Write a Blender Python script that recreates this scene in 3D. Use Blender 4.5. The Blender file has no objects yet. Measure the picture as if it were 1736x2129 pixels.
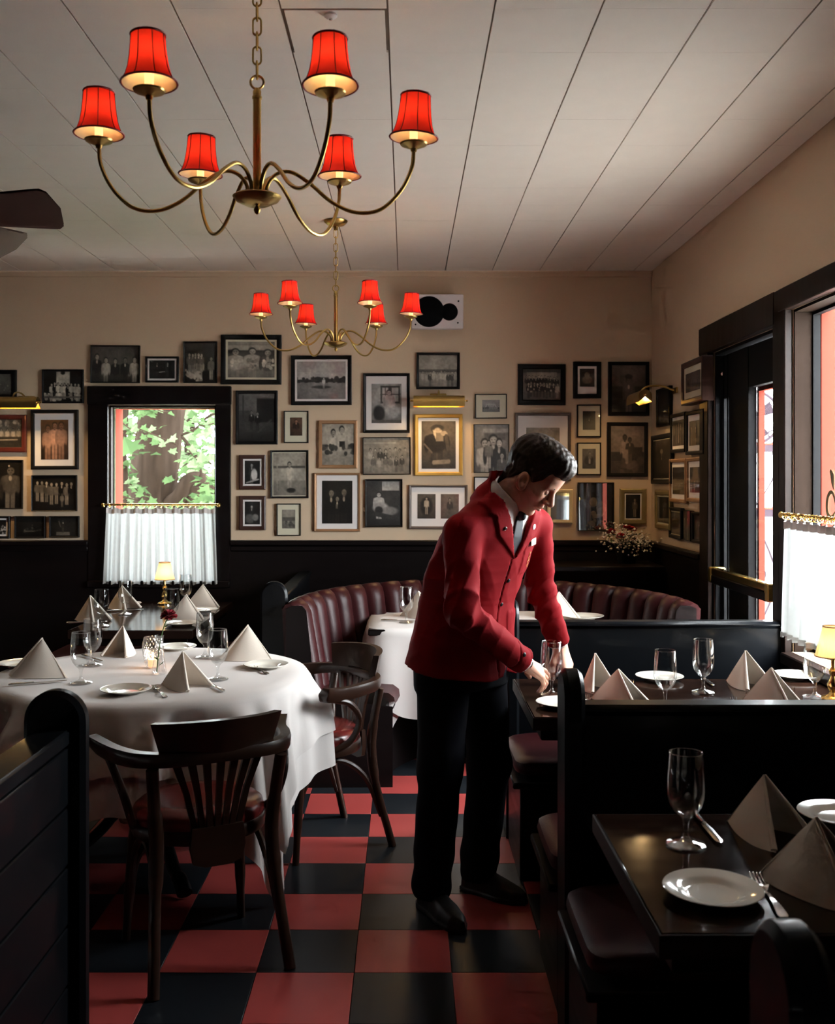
import bpy, math, random
import numpy as np
from mathutils import Vector, Matrix
R = math.radians
PI = math.pi
random.seed(7)
scn = bpy.context.scene
COL = scn.collection
# ------------------------------------------------------------------ camera
F_PX, PX, PY, CAM_H = 2154.0, 844.5, 993.0, 1.544
cam_d = bpy.data.cameras.new('camera')
cam_d.sensor_fit = 'VERTICAL'; cam_d.sensor_height = 36.0
cam_d.lens = F_PX / 2129 * 36.0
cam_d.shift_x = (868 - PX) / 2129
cam_d.shift_y = -(1064.5 - PY) / 2129
cam_d.clip_start = 0.05; cam_d.clip_end = 200
cam_d.dof.use_dof = True; cam_d.dof.focus_distance = 4.2; cam_d.dof.aperture_fstop = 6.3
cam = bpy.data.objects.new('camera', cam_d); COL.objects.link(cam)
cam.location = (0, 0, CAM_H); cam.rotation_euler = (R(90), 0, 0)
scn.camera = cam
# ------------------------------------------------------------------ world, exposure
SKY = 40.0
w = bpy.data.worlds.new('overcast_sky'); scn.world = w; w.use_nodes = True
bg = w.node_tree.nodes['Background']
bg.inputs[0].default_value = (0.92, 0.96, 1.0, 1); bg.inputs[1].default_value = SKY
vs = scn.view_settings
vs.view_transform = 'Standard'; vs.look = 'None'; vs.gamma = 1.0; vs.use_curve_mapping = False
vs.exposure = 0.68
cy = scn.cycles
cy.use_denoising = True; cy.max_bounces = 7; cy.diffuse_bounces = 4; cy.glossy_bounces = 3
cy.use_adaptive_sampling = True; cy.adaptive_threshold = .06; cy.adaptive_min_samples = 16
cy.transparent_max_bounces = 16; cy.transmission_bounces = 4
cy.caustics_reflective = False; cy.caustics_refractive = False
cy.sample_clamp_indirect = 6.0
# ------------------------------------------------------------------ room numbers
YB = 6.95          # back wall
XR = 1.647         # right wall
XL = -4.0          # left wall (out of view)
YF = -2.6          # wall behind the camera
ZC = 2.935         # ceiling
Z_WAIN = 1.125     # top of the dark wainscot
def onz(px, py, z):            # point of a horizontal surface
    Y = F_PX * (CAM_H - z) / (py - PY)
    return Vector(((px - PX) * Y / F_PX, Y, z))
def atY(px, py, Y):            # point at a depth
    return Vector(((px - PX) * Y / F_PX, Y, CAM_H - (py - PY) * Y / F_PX))
# window openings on the right wall (y0, y1, z0, z1)
WIN2 = (3.55, 4.43, 0.80, 2.262)
WIN1 = (-1.995, -1.275, 0.86, 2.03)   # back wall: x0, x1, z0, z1
def portal(name, loc, rot, sx, sy):
    l = bpy.data.lights.new(name, 'AREA'); l.shape = 'RECTANGLE'; l.size = sx; l.size_y = sy
    l.cycles.is_portal = True
    o = bpy.data.objects.new(name, l); COL.objects.link(o); o.location = loc; o.rotation_euler = rot
for i, wn in enumerate((WIN2,)):
    portal('sky_portal', (XR + .16, (wn[0] + wn[1]) / 2, (wn[2] + wn[3]) / 2), (0, R(90), 0), wn[3] - wn[2], wn[1] - wn[0])
portal('sky_portal', ((WIN1[0] + WIN1[1]) / 2, YB + .2, (WIN1[2] + WIN1[3]) / 2), (R(-90), 0, 0), WIN1[1] - WIN1[0], WIN1[3] - WIN1[2])
portal('sky_portal', (XR + .16, 4.93, 1.3), (0, R(90), 0), 1.7, .5)

# ------------------------------------------------------------------ materials
def new_mat(name):
    m = bpy.data.materials.new(name); m.use_nodes = True
    nt = m.node_tree
    return m, nt, nt.nodes['Principled BSDF']
def mat(name, col, rough=.5, metal=0, spec=.5, coat=0, coat_r=.05, var=.12, vscale=6, bump=0, bscale=60,
        stretch=(1, 1, 1), sss=0, sheen=0, trans=0, emit=None, es=0, rvar=0):
    m, nt, p = new_mat(name)
    N, L = nt.nodes, nt.links
    p.inputs['Roughness'].default_value = rough; p.inputs['Metallic'].default_value = metal
    p.inputs['Specular IOR Level'].default_value = spec
    p.inputs['Coat Weight'].default_value = coat; p.inputs['Coat Roughness'].default_value = coat_r
    if sss:
        p.inputs['Subsurface Weight'].default_value = sss
        p.inputs['Subsurface Radius'].default_value = (.012, .004, .002); p.inputs['Subsurface Scale'].default_value = 1
    if sheen: p.inputs['Sheen Weight'].default_value = sheen
    if trans: p.inputs['Transmission Weight'].default_value = trans
    if emit: p.inputs['Emission Color'].default_value = (*emit, 1); p.inputs['Emission Strength'].default_value = es
    tc = N.new('ShaderNodeTexCoord'); mp = N.new('ShaderNodeMapping'); mp.inputs['Scale'].default_value = stretch
    L.new(tc.outputs['Object'], mp.inputs['Vector'])
    nz = N.new('ShaderNodeTexNoise'); nz.inputs['Scale'].default_value = vscale; nz.inputs['Detail'].default_value = 5
    L.new(mp.outputs[0], nz.inputs['Vector'])
    mx = N.new('ShaderNodeMix'); mx.data_type = 'RGBA'
    mx.inputs[6].default_value = (*[c * (1 - var) for c in col], 1)
    mx.inputs[7].default_value = (*[min(1, c * (1 + var)) for c in col], 1)
    L.new(nz.outputs[0], mx.inputs[0]); L.new(mx.outputs[2], p.inputs['Base Color'])
    if rvar:
        mr = N.new('ShaderNodeMapRange'); mr.inputs[3].default_value = max(0, rough - rvar); mr.inputs[4].default_value = rough + rvar
        L.new(nz.outputs[0], mr.inputs[0]); L.new(mr.outputs[0], p.inputs['Roughness'])
    if bump:
        n2 = N.new('ShaderNodeTexNoise'); n2.inputs['Scale'].default_value = bscale; n2.inputs['Detail'].default_value = 4
        L.new(mp.outputs[0], n2.inputs['Vector'])
        b = N.new('ShaderNodeBump'); b.inputs['Strength'].default_value = bump; b.inputs['Distance'].default_value = .004
        L.new(n2.outputs[0], b.inputs['Height']); L.new(b.outputs[0], p.inputs['Normal'])
    return m
def thin_glass(name, tint=(.97, .98, .98), refl=.06, edge=.55, rough=.0):
    m, nt, p = new_mat(name); N, L = nt.nodes, nt.links; N.remove(p)
    out = N['Material Output']
    t = N.new('ShaderNodeBsdfTransparent'); t.inputs[0].default_value = (*tint, 1)
    g = N.new('ShaderNodeBsdfGlossy'); g.inputs['Roughness'].default_value = rough; g.inputs[0].default_value = (1, 1, 1, 1)
    lw = N.new('ShaderNodeLayerWeight'); lw.inputs[0].default_value = .25
    mr = N.new('ShaderNodeMapRange'); mr.inputs[3].default_value = refl; mr.inputs[4].default_value = edge
    L.new(lw.outputs['Facing'], mr.inputs[0])
    mx = N.new('ShaderNodeMixShader'); L.new(mr.outputs[0], mx.inputs[0]); L.new(t.outputs[0], mx.inputs[1]); L.new(g.outputs[0], mx.inputs[2])
    L.new(mx.outputs[0], out.inputs[0])
    return m
def translucent(name, col, tcol, k=.5, var=.05, vscale=30, pleat=0):
    m, nt, p = new_mat(name); N, L = nt.nodes, nt.links
    out = N['Material Output']
    p.inputs['Base Color'].default_value = (*col, 1); p.inputs['Roughness'].default_value = .8
    p.inputs['Specular IOR Level'].default_value = 0
    t = N.new('ShaderNodeBsdfTranslucent'); t.inputs[0].default_value = (*tcol, 1)
    tc = N.new('ShaderNodeTexCoord')
    nz = N.new('ShaderNodeTexNoise'); nz.inputs['Scale'].default_value = vscale
    L.new(tc.outputs['Object'], nz.inputs['Vector'])
    mr = N.new('ShaderNodeMapRange'); mr.inputs[3].default_value = k - var; mr.inputs[4].default_value = k + var
    L.new(nz.outputs[0], mr.inputs[0])
    mx = N.new('ShaderNodeMixShader'); L.new(mr.outputs[0], mx.inputs[0]); L.new(p.outputs[0], mx.inputs[1]); L.new(t.outputs[0], mx.inputs[2])
    L.new(mx.outputs[0], out.inputs[0])
    return m
def vcol_mat(name, rough=.35, coat=.0, coat_ior=1.5):
    m, nt, p = new_mat(name); N, L = nt.nodes, nt.links
    a = N.new('ShaderNodeVertexColor'); a.layer_name = 'print'
    nz = N.new('ShaderNodeTexNoise'); nz.inputs['Scale'].default_value = 160
    mx = N.new('ShaderNodeMix'); mx.data_type = 'RGBA'; mx.blend_type = 'MULTIPLY'; mx.inputs[0].default_value = .45
    L.new(a.outputs[0], mx.inputs[6]); L.new(nz.outputs[0], mx.inputs[7]); L.new(mx.outputs[2], p.inputs['Base Color'])
    p.inputs['Roughness'].default_value = rough; p.inputs['Coat Weight'].default_value = coat
    p.inputs['Coat Roughness'].default_value = .015; p.inputs['Coat IOR'].default_value = coat_ior
    return m
def emis(name, col, s):
    m, nt, p = new_mat(name); N, L = nt.nodes, nt.links
    p.inputs['Base Color'].default_value = (*col, 1); p.inputs['Emission Color'].default_value = (*col, 1); p.inputs['Emission Strength'].default_value = s
    return m
M = {}
M['wall'] = mat('cream_wall_paint', (.64, .485, .335), .75, var=.05, vscale=2, bump=.08, bscale=90)
M['ceil'] = mat('ceiling_tile_paint', (.82, .755, .685), .55, var=.04, vscale=3, bump=.05, bscale=120)
M['seam'] = mat('ceiling_seam', (.24, .19, .15), .9)
M['darkwood'] = mat('black_stained_wood', (.006, .004, .004), .36, spec=.12, var=.35, vscale=3, stretch=(1, 1, 8), bump=.05, bscale=30, rvar=.08)
M['trimwood'] = mat('dark_brown_trim', (.011, .006, .0045), .42, spec=.12, var=.3, vscale=4, stretch=(6, 6, 1), rvar=.08)
M['jamb'] = mat('worn_brown_jamb', (.011, .0065, .0045), .7, spec=.04, var=.4, vscale=3, stretch=(8, 8, 1))
M['blackpaint'] = mat('glossy_black_paint', (.003, .0035, .0045), .34, spec=.08, coat=.07, coat_r=.05, var=.3, vscale=5, bump=.06, bscale=18, rvar=.07)
M['doorblack'] = mat('matte_black_door_paint', (.004, .004, .0045), .6, spec=.06, var=.3)
M['edgewood'] = mat('dark_table_edging', (.016, .007, .005), .55, spec=.08, var=.3)
M['tabletop'] = mat('varnished_dark_tabletop', (.016, .007, .0045), .11, spec=.32, var=.45, vscale=3, stretch=(1, 9, 9), rvar=.05)
M['chairwood'] = mat('dark_walnut_bentwood', (.024, .010, .006), .34, spec=.25, coat=.10, coat_r=.15, var=.35, vscale=5, stretch=(2, 2, 8))
M['leather'] = mat('burgundy_leather', (.027, .0042, .005), .40, spec=.22, var=.2, vscale=5, bump=.12, bscale=140, rvar=.06)
M['leather_red'] = mat('red_leather_seat', (.11, .010, .009), .26, spec=.5, var=.15, vscale=6, bump=.1, bscale=140)
M['tile_red'] = mat('red_vinyl_tile', (.31, .047, .043), .36, spec=.14, var=.10, vscale=2.5, rvar=.08)
M['tile_black'] = mat('black_vinyl_tile', (.010, .0115, .014), .36, spec=.16, var=.35, vscale=2.5, rvar=.08)
M['subfloor'] = mat('floor_joint', (.02, .012, .011), .8)
M['linen'] = mat('white_linen', (.63, .585, .56), .75, spec=.1, var=.03, vscale=5, bump=.06, bscale=220, sheen=.1)
M['napkin'] = mat('cream_napkin_linen', (.78, .69, .60), .8, spec=.1, var=.03, vscale=6, bump=.07, bscale=240)
M['china'] = mat('cream_china', (.83, .79, .70), .12, spec=.55, coat=.4, coat_r=.02, var=.02)
M['steel'] = mat('polished_steel', (.72, .71, .69), .16, metal=1, var=.05)
M['brass'] = mat('aged_brass', (.50, .34, .11), .32, metal=1, var=.2, vscale=12, rvar=.08)
M['brass_bright'] = mat('polished_brass', (.78, .55, .20), .2, metal=1, var=.12, vscale=12)
M['gold'] = mat('gilt_frame', (.62, .38, .09), .38, metal=.7, var=.2, vscale=14)
M['goldwood'] = mat('bronze_wood_frame', (.33, .18, .09), .4, metal=.35, var=.25, vscale=8)
M['palegold'] = mat('pale_gilt_frame', (.80, .66, .38), .35, metal=.35, var=.1)
M['greengold'] = mat('tarnished_gilt_frame', (.26, .20, .09), .4, metal=.5, var=.3)
M['frame_black'] = mat('black_frame', (.008, .0075, .008), .4, spec=.15, var=.2)
M['frame_brown'] = mat('dark_brown_frame', (.045, .017, .012), .4, var=.3, stretch=(4, 1, 4))
M['frame_red'] = mat('mahogany_frame', (.10, .018, .012), .35, var=.3)
M['frame_grey'] = mat('grey_brown_frame', (.095, .07, .06), .45, var=.2)
M['mat_white'] = mat('white_mat_board', (.78, .74, .72), .6, coat=.5, coat_r=.02, var=.01)
M['mat_cream'] = mat('cream_mat_board', (.62, .58, .44), .6, coat=.5, coat_r=.02, var=.02)
M['print'] = vcol_mat('photo_print', .4, 1.0, 1.5)
M['print_hi'] = vcol_mat('photo_print_under_glass', .4, 1.0, 2.6)
M['mirror'] = mat('mirror_glass', (.72, .78, .82), .03, metal=1, var=.02)
M['glass'] = thin_glass('drinking_glass', (.965, .975, .975), .025, .62)
M['glass_thick'] = thin_glass('cut_glass', (.93, .93, .93), .12, .7, .02)
M['pane'] = thin_glass('window_pane', (.97, .985, .98), .035, .30)
M['curtain'] = translucent('white_voile', (.80, .80, .78), (.115, .12, .118), .6)
M['shade_red'] = translucent('red_silk_shade', (.55, .016, .02), (1.0, .066, .056), .72, vscale=60)
M['shade_trim'] = mat('dark_red_piping', (.19, .006, .012), .6)
M['shade_lining'] = translucent('cream_shade_lining', (.92, .80, .58), (.97, .80, .62), .32)
M['shade_cream'] = translucent('cream_pleated_shade', (.85, .70, .48), (.95, .70, .42), .6)
M['bulb'] = emis('warm_bulb', (1, .72, .36), 14)
M['candle'] = mat('candle_sleeve', (.85, .68, .42), .5, emit=(1, .62, .25), es=.8)
M['white_plastic'] = mat('white_plastic', (.80, .76, .78), .45, var=.02)
M['black_cloth'] = mat('black_speaker_cloth', (.004, .004, .0045), .9, spec=.03)
M['red_paint'] = mat('salmon_red_paint', (.115, .024, .017), .9, spec=0, var=.06, vscale=4)
M['iron'] = mat('painted_wrought_iron', (.02, .015, .02), .8, spec=.03, var=.2)
M['bark'] = mat('tree_bark', (.012, .0085, .0065), .95, spec=0, var=.65, vscale=9, stretch=(2.2, 2.2, .35), bump=1.0, bscale=14)
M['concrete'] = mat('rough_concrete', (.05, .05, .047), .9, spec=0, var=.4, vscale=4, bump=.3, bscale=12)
M['earth'] = mat('pale_pavement', (.82, .80, .76), .95, spec=0, var=.2, vscale=1)
M['undergrowth'] = mat('green_undergrowth', (.04, .06, .02), .95, var=.5, vscale=2)
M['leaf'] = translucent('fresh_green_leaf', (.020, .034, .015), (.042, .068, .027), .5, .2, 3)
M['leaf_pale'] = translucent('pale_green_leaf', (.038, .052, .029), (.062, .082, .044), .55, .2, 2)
M['stem'] = mat('green_stem', (.07, .14, .04), .6)
M['petal'] = mat('dark_red_petal', (.24, .008, .018), .7, var=.3)
M['petal_white'] = mat('white_blossom', (.75, .68, .60), .7, var=.1)
M['fan_blade'] = mat('fan_blade_walnut', (.06, .030, .022), .45, var=.3)
# ------------------------------------------------------------------ mesh helpers
class MB:
    def __init__(s): s.v = []; s.f = []
    def add(s, vs, fs):
        b = len(s.v); s.v += [tuple(x) for x in vs]; s.f += [tuple(i + b for i in q) for q in fs]
        return s
    def box(s, x0, y0, z0, x1, y1, z1, c=0.0, rot=None, org=(0, 0, 0)):
        hx, hy, hz = (x1 - x0) / 2, (y1 - y0) / 2, (z1 - z0) / 2
        cx, cyy, cz = (x0 + x1) / 2, (y0 + y1) / 2, (z0 + z1) / 2
        c = min(c, hx * .9, hy * .9, hz * .9)
        vs, fs = [], []
        if c <= 0:
            vs = [(sx * hx, sy * hy, sz * hz) for sx in (-1, 1) for sy in (-1, 1) for sz in (-1, 1)]
            fs = [(0, 1, 3, 2), (4, 6, 7, 5), (0, 4, 5, 1), (2, 3, 7, 6), (0, 2, 6, 4), (1, 5, 7, 3)]
        else:
            ix = {}
            for sx in (-1, 1):
                for sy in (-1, 1):
                    for sz in (-1, 1):
                        for a in range(3):
                            p = [sx * (hx - (c if a != 0 else 0)), sy * (hy - (c if a != 1 else 0)), sz * (hz - (c if a != 2 else 0))]
                            ix[(sx, sy, sz, a)] = len(vs); vs.append(tuple(p))
            for a in range(3):
                o = [k for k in range(3) if k != a]
                for sg in (-1, 1):
                    q = []
                    for (p1, p2) in ((-1, -1), (1, -1), (1, 1), (-1, 1)):
                        k = [0, 0, 0]; k[a] = sg; k[o[0]] = p1; k[o[1]] = p2; q.append(ix[(*k, a)])
                    if (sg > 0) == (a == 1): q = q[::-1]
                    fs.append(tuple(q))
            for a in range(3):
                o = [k for k in range(3) if k != a]
                for p1 in (-1, 1):
                    for p2 in (-1, 1):
                        k0 = [0, 0, 0]; k1 = [0, 0, 0]; k0[a] = -1; k1[a] = 1
                        k0[o[0]] = k1[o[0]] = p1; k0[o[1]] = k1[o[1]] = p2
                        fs.append((ix[(*k0, o[0])], ix[(*k1, o[0])], ix[(*k1, o[1])], ix[(*k0, o[1])]))
            for sx in (-1, 1):
                for sy in (-1, 1):
                    for sz in (-1, 1):
                        fs.append(tuple(ix[(sx, sy, sz, a)] for a in range(3)))
        out = []
        for p in vs:
            q = Vector((p[0] + cx, p[1] + cyy, p[2] + cz))
            if rot is not None: q = rot @ (q - Vector(org)) + Vector(org)
            out.append(q)
        return s.add(out, fs)
    def bar(s, a, b, wx, wy, up=(0, 0, 1), c=0.0):      # beam from a to b, width wx sideways, wy along up
        a, b = Vector(a), Vector(b); d = (b - a); l = d.length; d.normalize()
        sd = d.cross(Vector(up));
        if sd.length < 1e-5: sd = d.cross(Vector((1, 0, 0)))
        sd.normalize(); u = sd.cross(d)
        t = MB(); t.box(-wx / 2, 0, -wy / 2, wx / 2, l, wy / 2, c)
        return s.add([a + sd * p[0] + d * p[1] + u * p[2] for p in t.v], t.f)
    def tube(s, pts, r, n=8, cap=True, closed=False, flat=1.0, up=None):
        pts = [Vector(p) for p in pts]; k = len(pts)
        rr = r if isinstance(r, (list, tuple)) else [r] * k
        base = len(s.v); prev = None
        for i, p in enumerate(pts):
            if closed: d = pts[(i + 1) % k] - pts[i - 1]
            else: d = pts[min(i + 1, k - 1)] - pts[max(i - 1, 0)]
            d.normalize()
            if up is not None: u = Vector(up)
            elif prev is None: u = Vector((0, 0, 1)) if abs(d.z) < .9 else Vector((1, 0, 0))
            else: u = prev
            sd = d.cross(u)
            if sd.length < 1e-6: sd = d.cross(Vector((.3, .8, .5)))
            sd.normalize(); u = sd.cross(d); prev = u
            for j in range(n):
                a = 2 * PI * j / n
                s.v.append(tuple(p + sd * math.cos(a) * rr[i] + u * math.sin(a) * rr[i] * flat))
        for i in range(k if closed else k - 1):
            for j in range(n):
                i2 = (i + 1) % k
                s.f.append((base + i * n + j, base + i * n + (j + 1) % n, base + i2 * n + (j + 1) % n, base + i2 * n + j))
        if cap and not closed:
            s.f.append(tuple(base + j for j in range(n))[::-1]); s.f.append(tuple(base + (k - 1) * n + j for j in range(n)))
        return s
    def lathe(s, prof, n=24, org=(0, 0, 0), ax=None, cap=False):    # prof: (r, z)
        base = len(s.v); o = Vector(org); k = len(prof)
        for (r, z) in prof:
            for j in range(n):
                a = 2 * PI * j / n; q = Vector((r * math.cos(a), r * math.sin(a), z))
                if ax is not None: q = ax @ q
                s.v.append(tuple(o + q))
        for i in range(k - 1):
            for j in range(n):
                s.f.append((base + i * n + j, base + i * n + (j + 1) % n, base + (i + 1) * n + (j + 1) % n, base + (i + 1) * n + j))
        if cap:
            s.f.append(tuple(base + j for j in range(n))[::-1]); s.f.append(tuple(base + (k - 1) * n + j for j in range(n)))
        return s
    def grid(s, fn, nu, nv, cu=False, cv=False):
        base = len(s.v); a, b = nu + (0 if cu else 1), nv + (0 if cv else 1)
        for i in range(a):
            for j in range(b): s.v.append(tuple(fn(i / nu, j / nv)))
        for i in range(nu):
            for j in range(nv):
                s.f.append((base + i * b + j, base + ((i + 1) % a) * b + j, base + ((i + 1) % a) * b + (j + 1) % b, base + i * b + (j + 1) % b))
        return s
    def prism(s, poly, t0, t1, ax='y'):      # polygon in the plane normal to ax, from t0 to t1
        n = len(poly)
        def P(p, t): return {'y': (p[0], t, p[1]), 'x': (t, p[0], p[1]), 'z': (p[0], p[1], t)}[ax]
        return s.add([P(p, t0) for p in poly] + [P(p, t1) for p in poly],
                     [tuple(range(n)), tuple(range(2 * n - 1, n - 1, -1))] + [(i, n + i, n + (i + 1) % n, (i + 1) % n) for i in range(n)])
    def build(s, name, m, parent=None, smooth=40, loc=None, mesh_only=False):
        me = bpy.data.meshes.new(name); me.from_pydata(s.v, [], s.f); me.update()
        me.materials.append(M[m] if isinstance(m, str) else m)
        fix_normals(me)
        if smooth:
            me.polygons.foreach_set('use_smooth', [True] * len(me.polygons)); me.set_sharp_from_angle(angle=R(smooth))
        if mesh_only: return me
        return link(name, me, parent, loc)
import bmesh
def fix_normals(me):
    b = bmesh.new(); b.from_mesh(me); bmesh.ops.recalc_face_normals(b, faces=b.faces); b.to_mesh(me); b.free()
def link(name, me, parent=None, loc=None, rot=None):
    o = bpy.data.objects.new(name, me); COL.objects.link(o)
    if parent is not None: o.parent = parent
    if loc is not None: o.location = loc
    if rot is not None: o.rotation_euler = rot
    return o
def tag(o, label=None, cat=None, group=None, kind=None):
    if label: o['label'] = label
    if cat: o['category'] = cat
    if group: o['group'] = group
    if kind: o['kind'] = kind
    return o
def thing(name, label, cat, loc=(0, 0, 0), rz=0, group=None):
    o = bpy.data.objects.new(name, None); COL.objects.link(o); o.empty_display_size = .05
    o.location = loc; o.rotation_euler = (0, 0, rz)
    return tag(o, label, cat, group)
def struct(o): o['kind'] = 'structure'; return o
KIDS = {}
def copy_tree(o, parent=None):
    c = o.copy(); COL.objects.link(c); c.parent = parent
    for ch in [x for x in o.children]: copy_tree(ch, c)
    return c
def put(root, loc, rz=0, label=None, sc=None):
    root.location = loc; root.rotation_euler = (0, 0, rz)
    if label: root['label'] = label
    if sc: root.scale = (sc, sc, sc) if not isinstance(sc, tuple) else sc
    return root
def bez(p0, p1, p2, p3, n=10):
    p0, p1, p2, p3 = map(Vector, (p0, p1, p2, p3))
    return [p0 * (1 - t) ** 3 + p1 * 3 * t * (1 - t) ** 2 + p2 * 3 * t * t * (1 - t) + p3 * t ** 3 for t in [i / n for i in range(n + 1)]]
def spline(pts, n=8):       # Catmull-Rom through pts
    P = [Vector(p) for p in pts]; P = [P[0] * 2 - P[1]] + P + [P[-1] * 2 - P[-2]]; out = []
    for i in range(1, len(P) - 2):
        for k in range(n):
            t = k / n
            out.append(.5 * ((2 * P[i]) + (P[i + 1] - P[i - 1]) * t + (2 * P[i - 1] - 5 * P[i] + 4 * P[i + 1] - P[i + 2]) * t * t + (3 * P[i] - P[i - 1] - 3 * P[i + 1] + P[i + 2]) * t ** 3))
    out.append(P[-2]); return out
def point_light(name, loc, e, col, r, parent=None):
    l = bpy.data.lights.new(name, 'POINT'); l.energy = e; l.color = col; l.shadow_soft_size = r
    o = bpy.data.objects.new(name, l); COL.objects.link(o); o.location = loc
    if parent is not None: o.parent = parent
    return o
# ================================================================== the room
# ---- floor
fl = MB().box(XL, YF, -.12, XR + .1, YB + .05, -.006).build('floor', 'subfloor'); struct(fl)
TS, FX0, FY0 = .305, .1424, 3.233
t_me = {}
for key in ('tile_red', 'tile_black'):
    t_me[key] = MB().box(-TS / 2 + .0007, -TS / 2 + .0007, -.006, TS / 2 - .0007, TS / 2 - .0007, 0, .0012).build('floor_tile', key, mesh_only=True)
rest = {'tile_red': MB(), 'tile_black': MB()}
for i in range(-14, 5):
    for j in range(-20, 13):
        x, y = FX0 + (i + .5) * TS, FY0 + (j + .5) * TS
        if x < XL + .1 or x > XR or y > YB or y < YF + .1: continue
        key = 'tile_red' if (i + j) % 2 else 'tile_black'
        if -8 <= i <= 4 and -2 <= j <= 8:
            o = link('floor_tile', t_me[key], fl, (x, y, 0))
        else:
            rest[key].box(x - TS / 2 + .0007, y - TS / 2 + .0007, -.006, x + TS / 2 - .0007, y + TS / 2 - .0007, 0)
for key, mb in rest.items():
    o = mb.build('floor_tiling', key, fl); o['kind'] = 'stuff'
# ---- ceiling
ce = MB().box(XL, YF, ZC, XR + .1, YB + .05, ZC + .12).build('ceiling', 'seam'); struct(ce)
CS, CX0, CY0 = .3150, -.055, 3.37
GX, GY = .0030, .0003
c_me = MB().box(-.5, -.5, -.008, .5, .5, 0).build('ceiling_tile', 'ceil', mesh_only=True)
restc = MB()
for i in range(-13, 6):
    x0, x1 = CX0 + i * CS, CX0 + (i + 1) * CS
    if x1 > XR - .01: x1 = XR
    if x0 >= XR - .02: continue
    for j in range(-19, 12):
        y0, y1 = CY0 + j * CS, CY0 + (j + 1) * CS
        if y1 > YB: y1 = YB
        if y0 > YB - .02: continue
        if -9 <= i and j >= -2:
            hatch = (i == -1 and j == -1)
            g = .012 if hatch else 0
            o = link('ceiling_tile', c_me, ce, ((x0 + x1) / 2, (y0 + y1) / 2, ZC))
            o.scale = (x1 - x0 - 2 * GX - g, y1 - y0 - 2 * GY - (.004 if hatch else 0), 1)
            o.location.z += (-.004 if hatch else random.uniform(-.0003, .0003))
        else:
            restc.box(x0 + GX, y0 + GY, ZC - .008, x1 - GX, y1 - GY, ZC)
o = restc.build('ceiling_tiling', 'ceil', ce); o['kind'] = 'stuff'
k = thing('ceiling_detector', 'small round white detector button on the ceiling hatch tile', 'detector', (-.225, 3.085, ZC - .012))
MB().lathe([(.0, -.012), (.012, -.012), (.020, -.006), (.020, 0), (0, 0)], 16).build('detector_body', 'white_plastic', k)
MB().lathe([(.0, -.017), (.005, -.016), (.006, -.010)], 10).build('sensor_tip', 'steel', k)
# ---- walls
x0, x1, z0, z1 = WIN1
wb = MB().box(XL - .1, YB, 0, x0, YB + .16, ZC).box(x1, YB, 0, XR + .16, YB + .16, ZC).box(x0, YB, 0, x1, YB + .16, z0).box(x0, YB, z1, x1, YB + .16, ZC)
struct(wb.build('wall_back', 'wall', smooth=0))
DO = (4.575, 5.56, 0, 2.215)     # door opening y0,y1,z0,z1
wr = MB(); T = XR + .16
wr.box(XR, YF, WIN2[3], T, YB, ZC)                                   # above all openings
wr.box(XR, DO[1], 0, T, YB, WIN2[3])
wr.box(XR, DO[0], DO[3], T, DO[1], WIN2[3])
wr.box(XR, WIN2[1], 0, T, DO[0], WIN2[3])
wr.box(XR, YF, 0, T, WIN2[0], WIN2[3])
wr.box(XR, WIN2[0], 0, T, WIN2[1], WIN2[2])
struct(wr.build('wall_right', 'wall', smooth=0))
struct(MB().box(XL - .12, YF, 0, XL, YB, ZC).build('wall_left', 'darkwood'))
struct(MB().box(XL - .12, YF - .12, 0, XR + .16, YF, ZC).build('wall_front', 'darkwood'))
# ---- crown trim, wainscot and cap rails
struct(MB().box(XL, YB - .016, ZC - .048, XR, YB, ZC - .008, .003).box(XL, YB - .022, ZC - .022, XR, YB - .015, ZC - .008, .002).build('trim_1', 'wall'))
struct(MB().box(XL, YB - .022, 0, x0 - .13, YB, Z_WAIN - .035).box(x1 + .10, YB - .022, 0, XR, YB, Z_WAIN - .035)
       .box(x0 - .13, YB - .022, 0, x1 + .10, YB, z0 - .03).build('trim_2', 'darkwood'))
struct(MB().box(XL, YB - .045, Z_WAIN - .035, x0 - .13, YB, Z_WAIN, .006).box(x1 + .10, YB - .045, Z_WAIN - .035, XR, YB, Z_WAIN, .006)
       .box(XL, YB - .032, Z_WAIN - .075, x0 - .13, YB, Z_WAIN - .035, .008).box(x1 + .10, YB - .032, Z_WAIN - .075, XR, YB, Z_WAIN - .035, .008).build('trim_3', 'darkwood'))
struct(MB().box(XR - .022, DO[1] + .15, 0, XR, YB - .022, Z_WAIN - .035).box(XR - .022, WIN2[0], 0, XR, WIN2[1] + .1, WIN2[2] - .05)
       .box(XR - .022, YF, 0, XR, WIN2[0], WIN2[2] - .05).build('trim_4', 'darkwood'))
struct(MB().box(XR - .045, DO[1] + .15, Z_WAIN - .035, XR, YB - .045, Z_WAIN, .006).build('trim_5', 'darkwood'))
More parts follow.
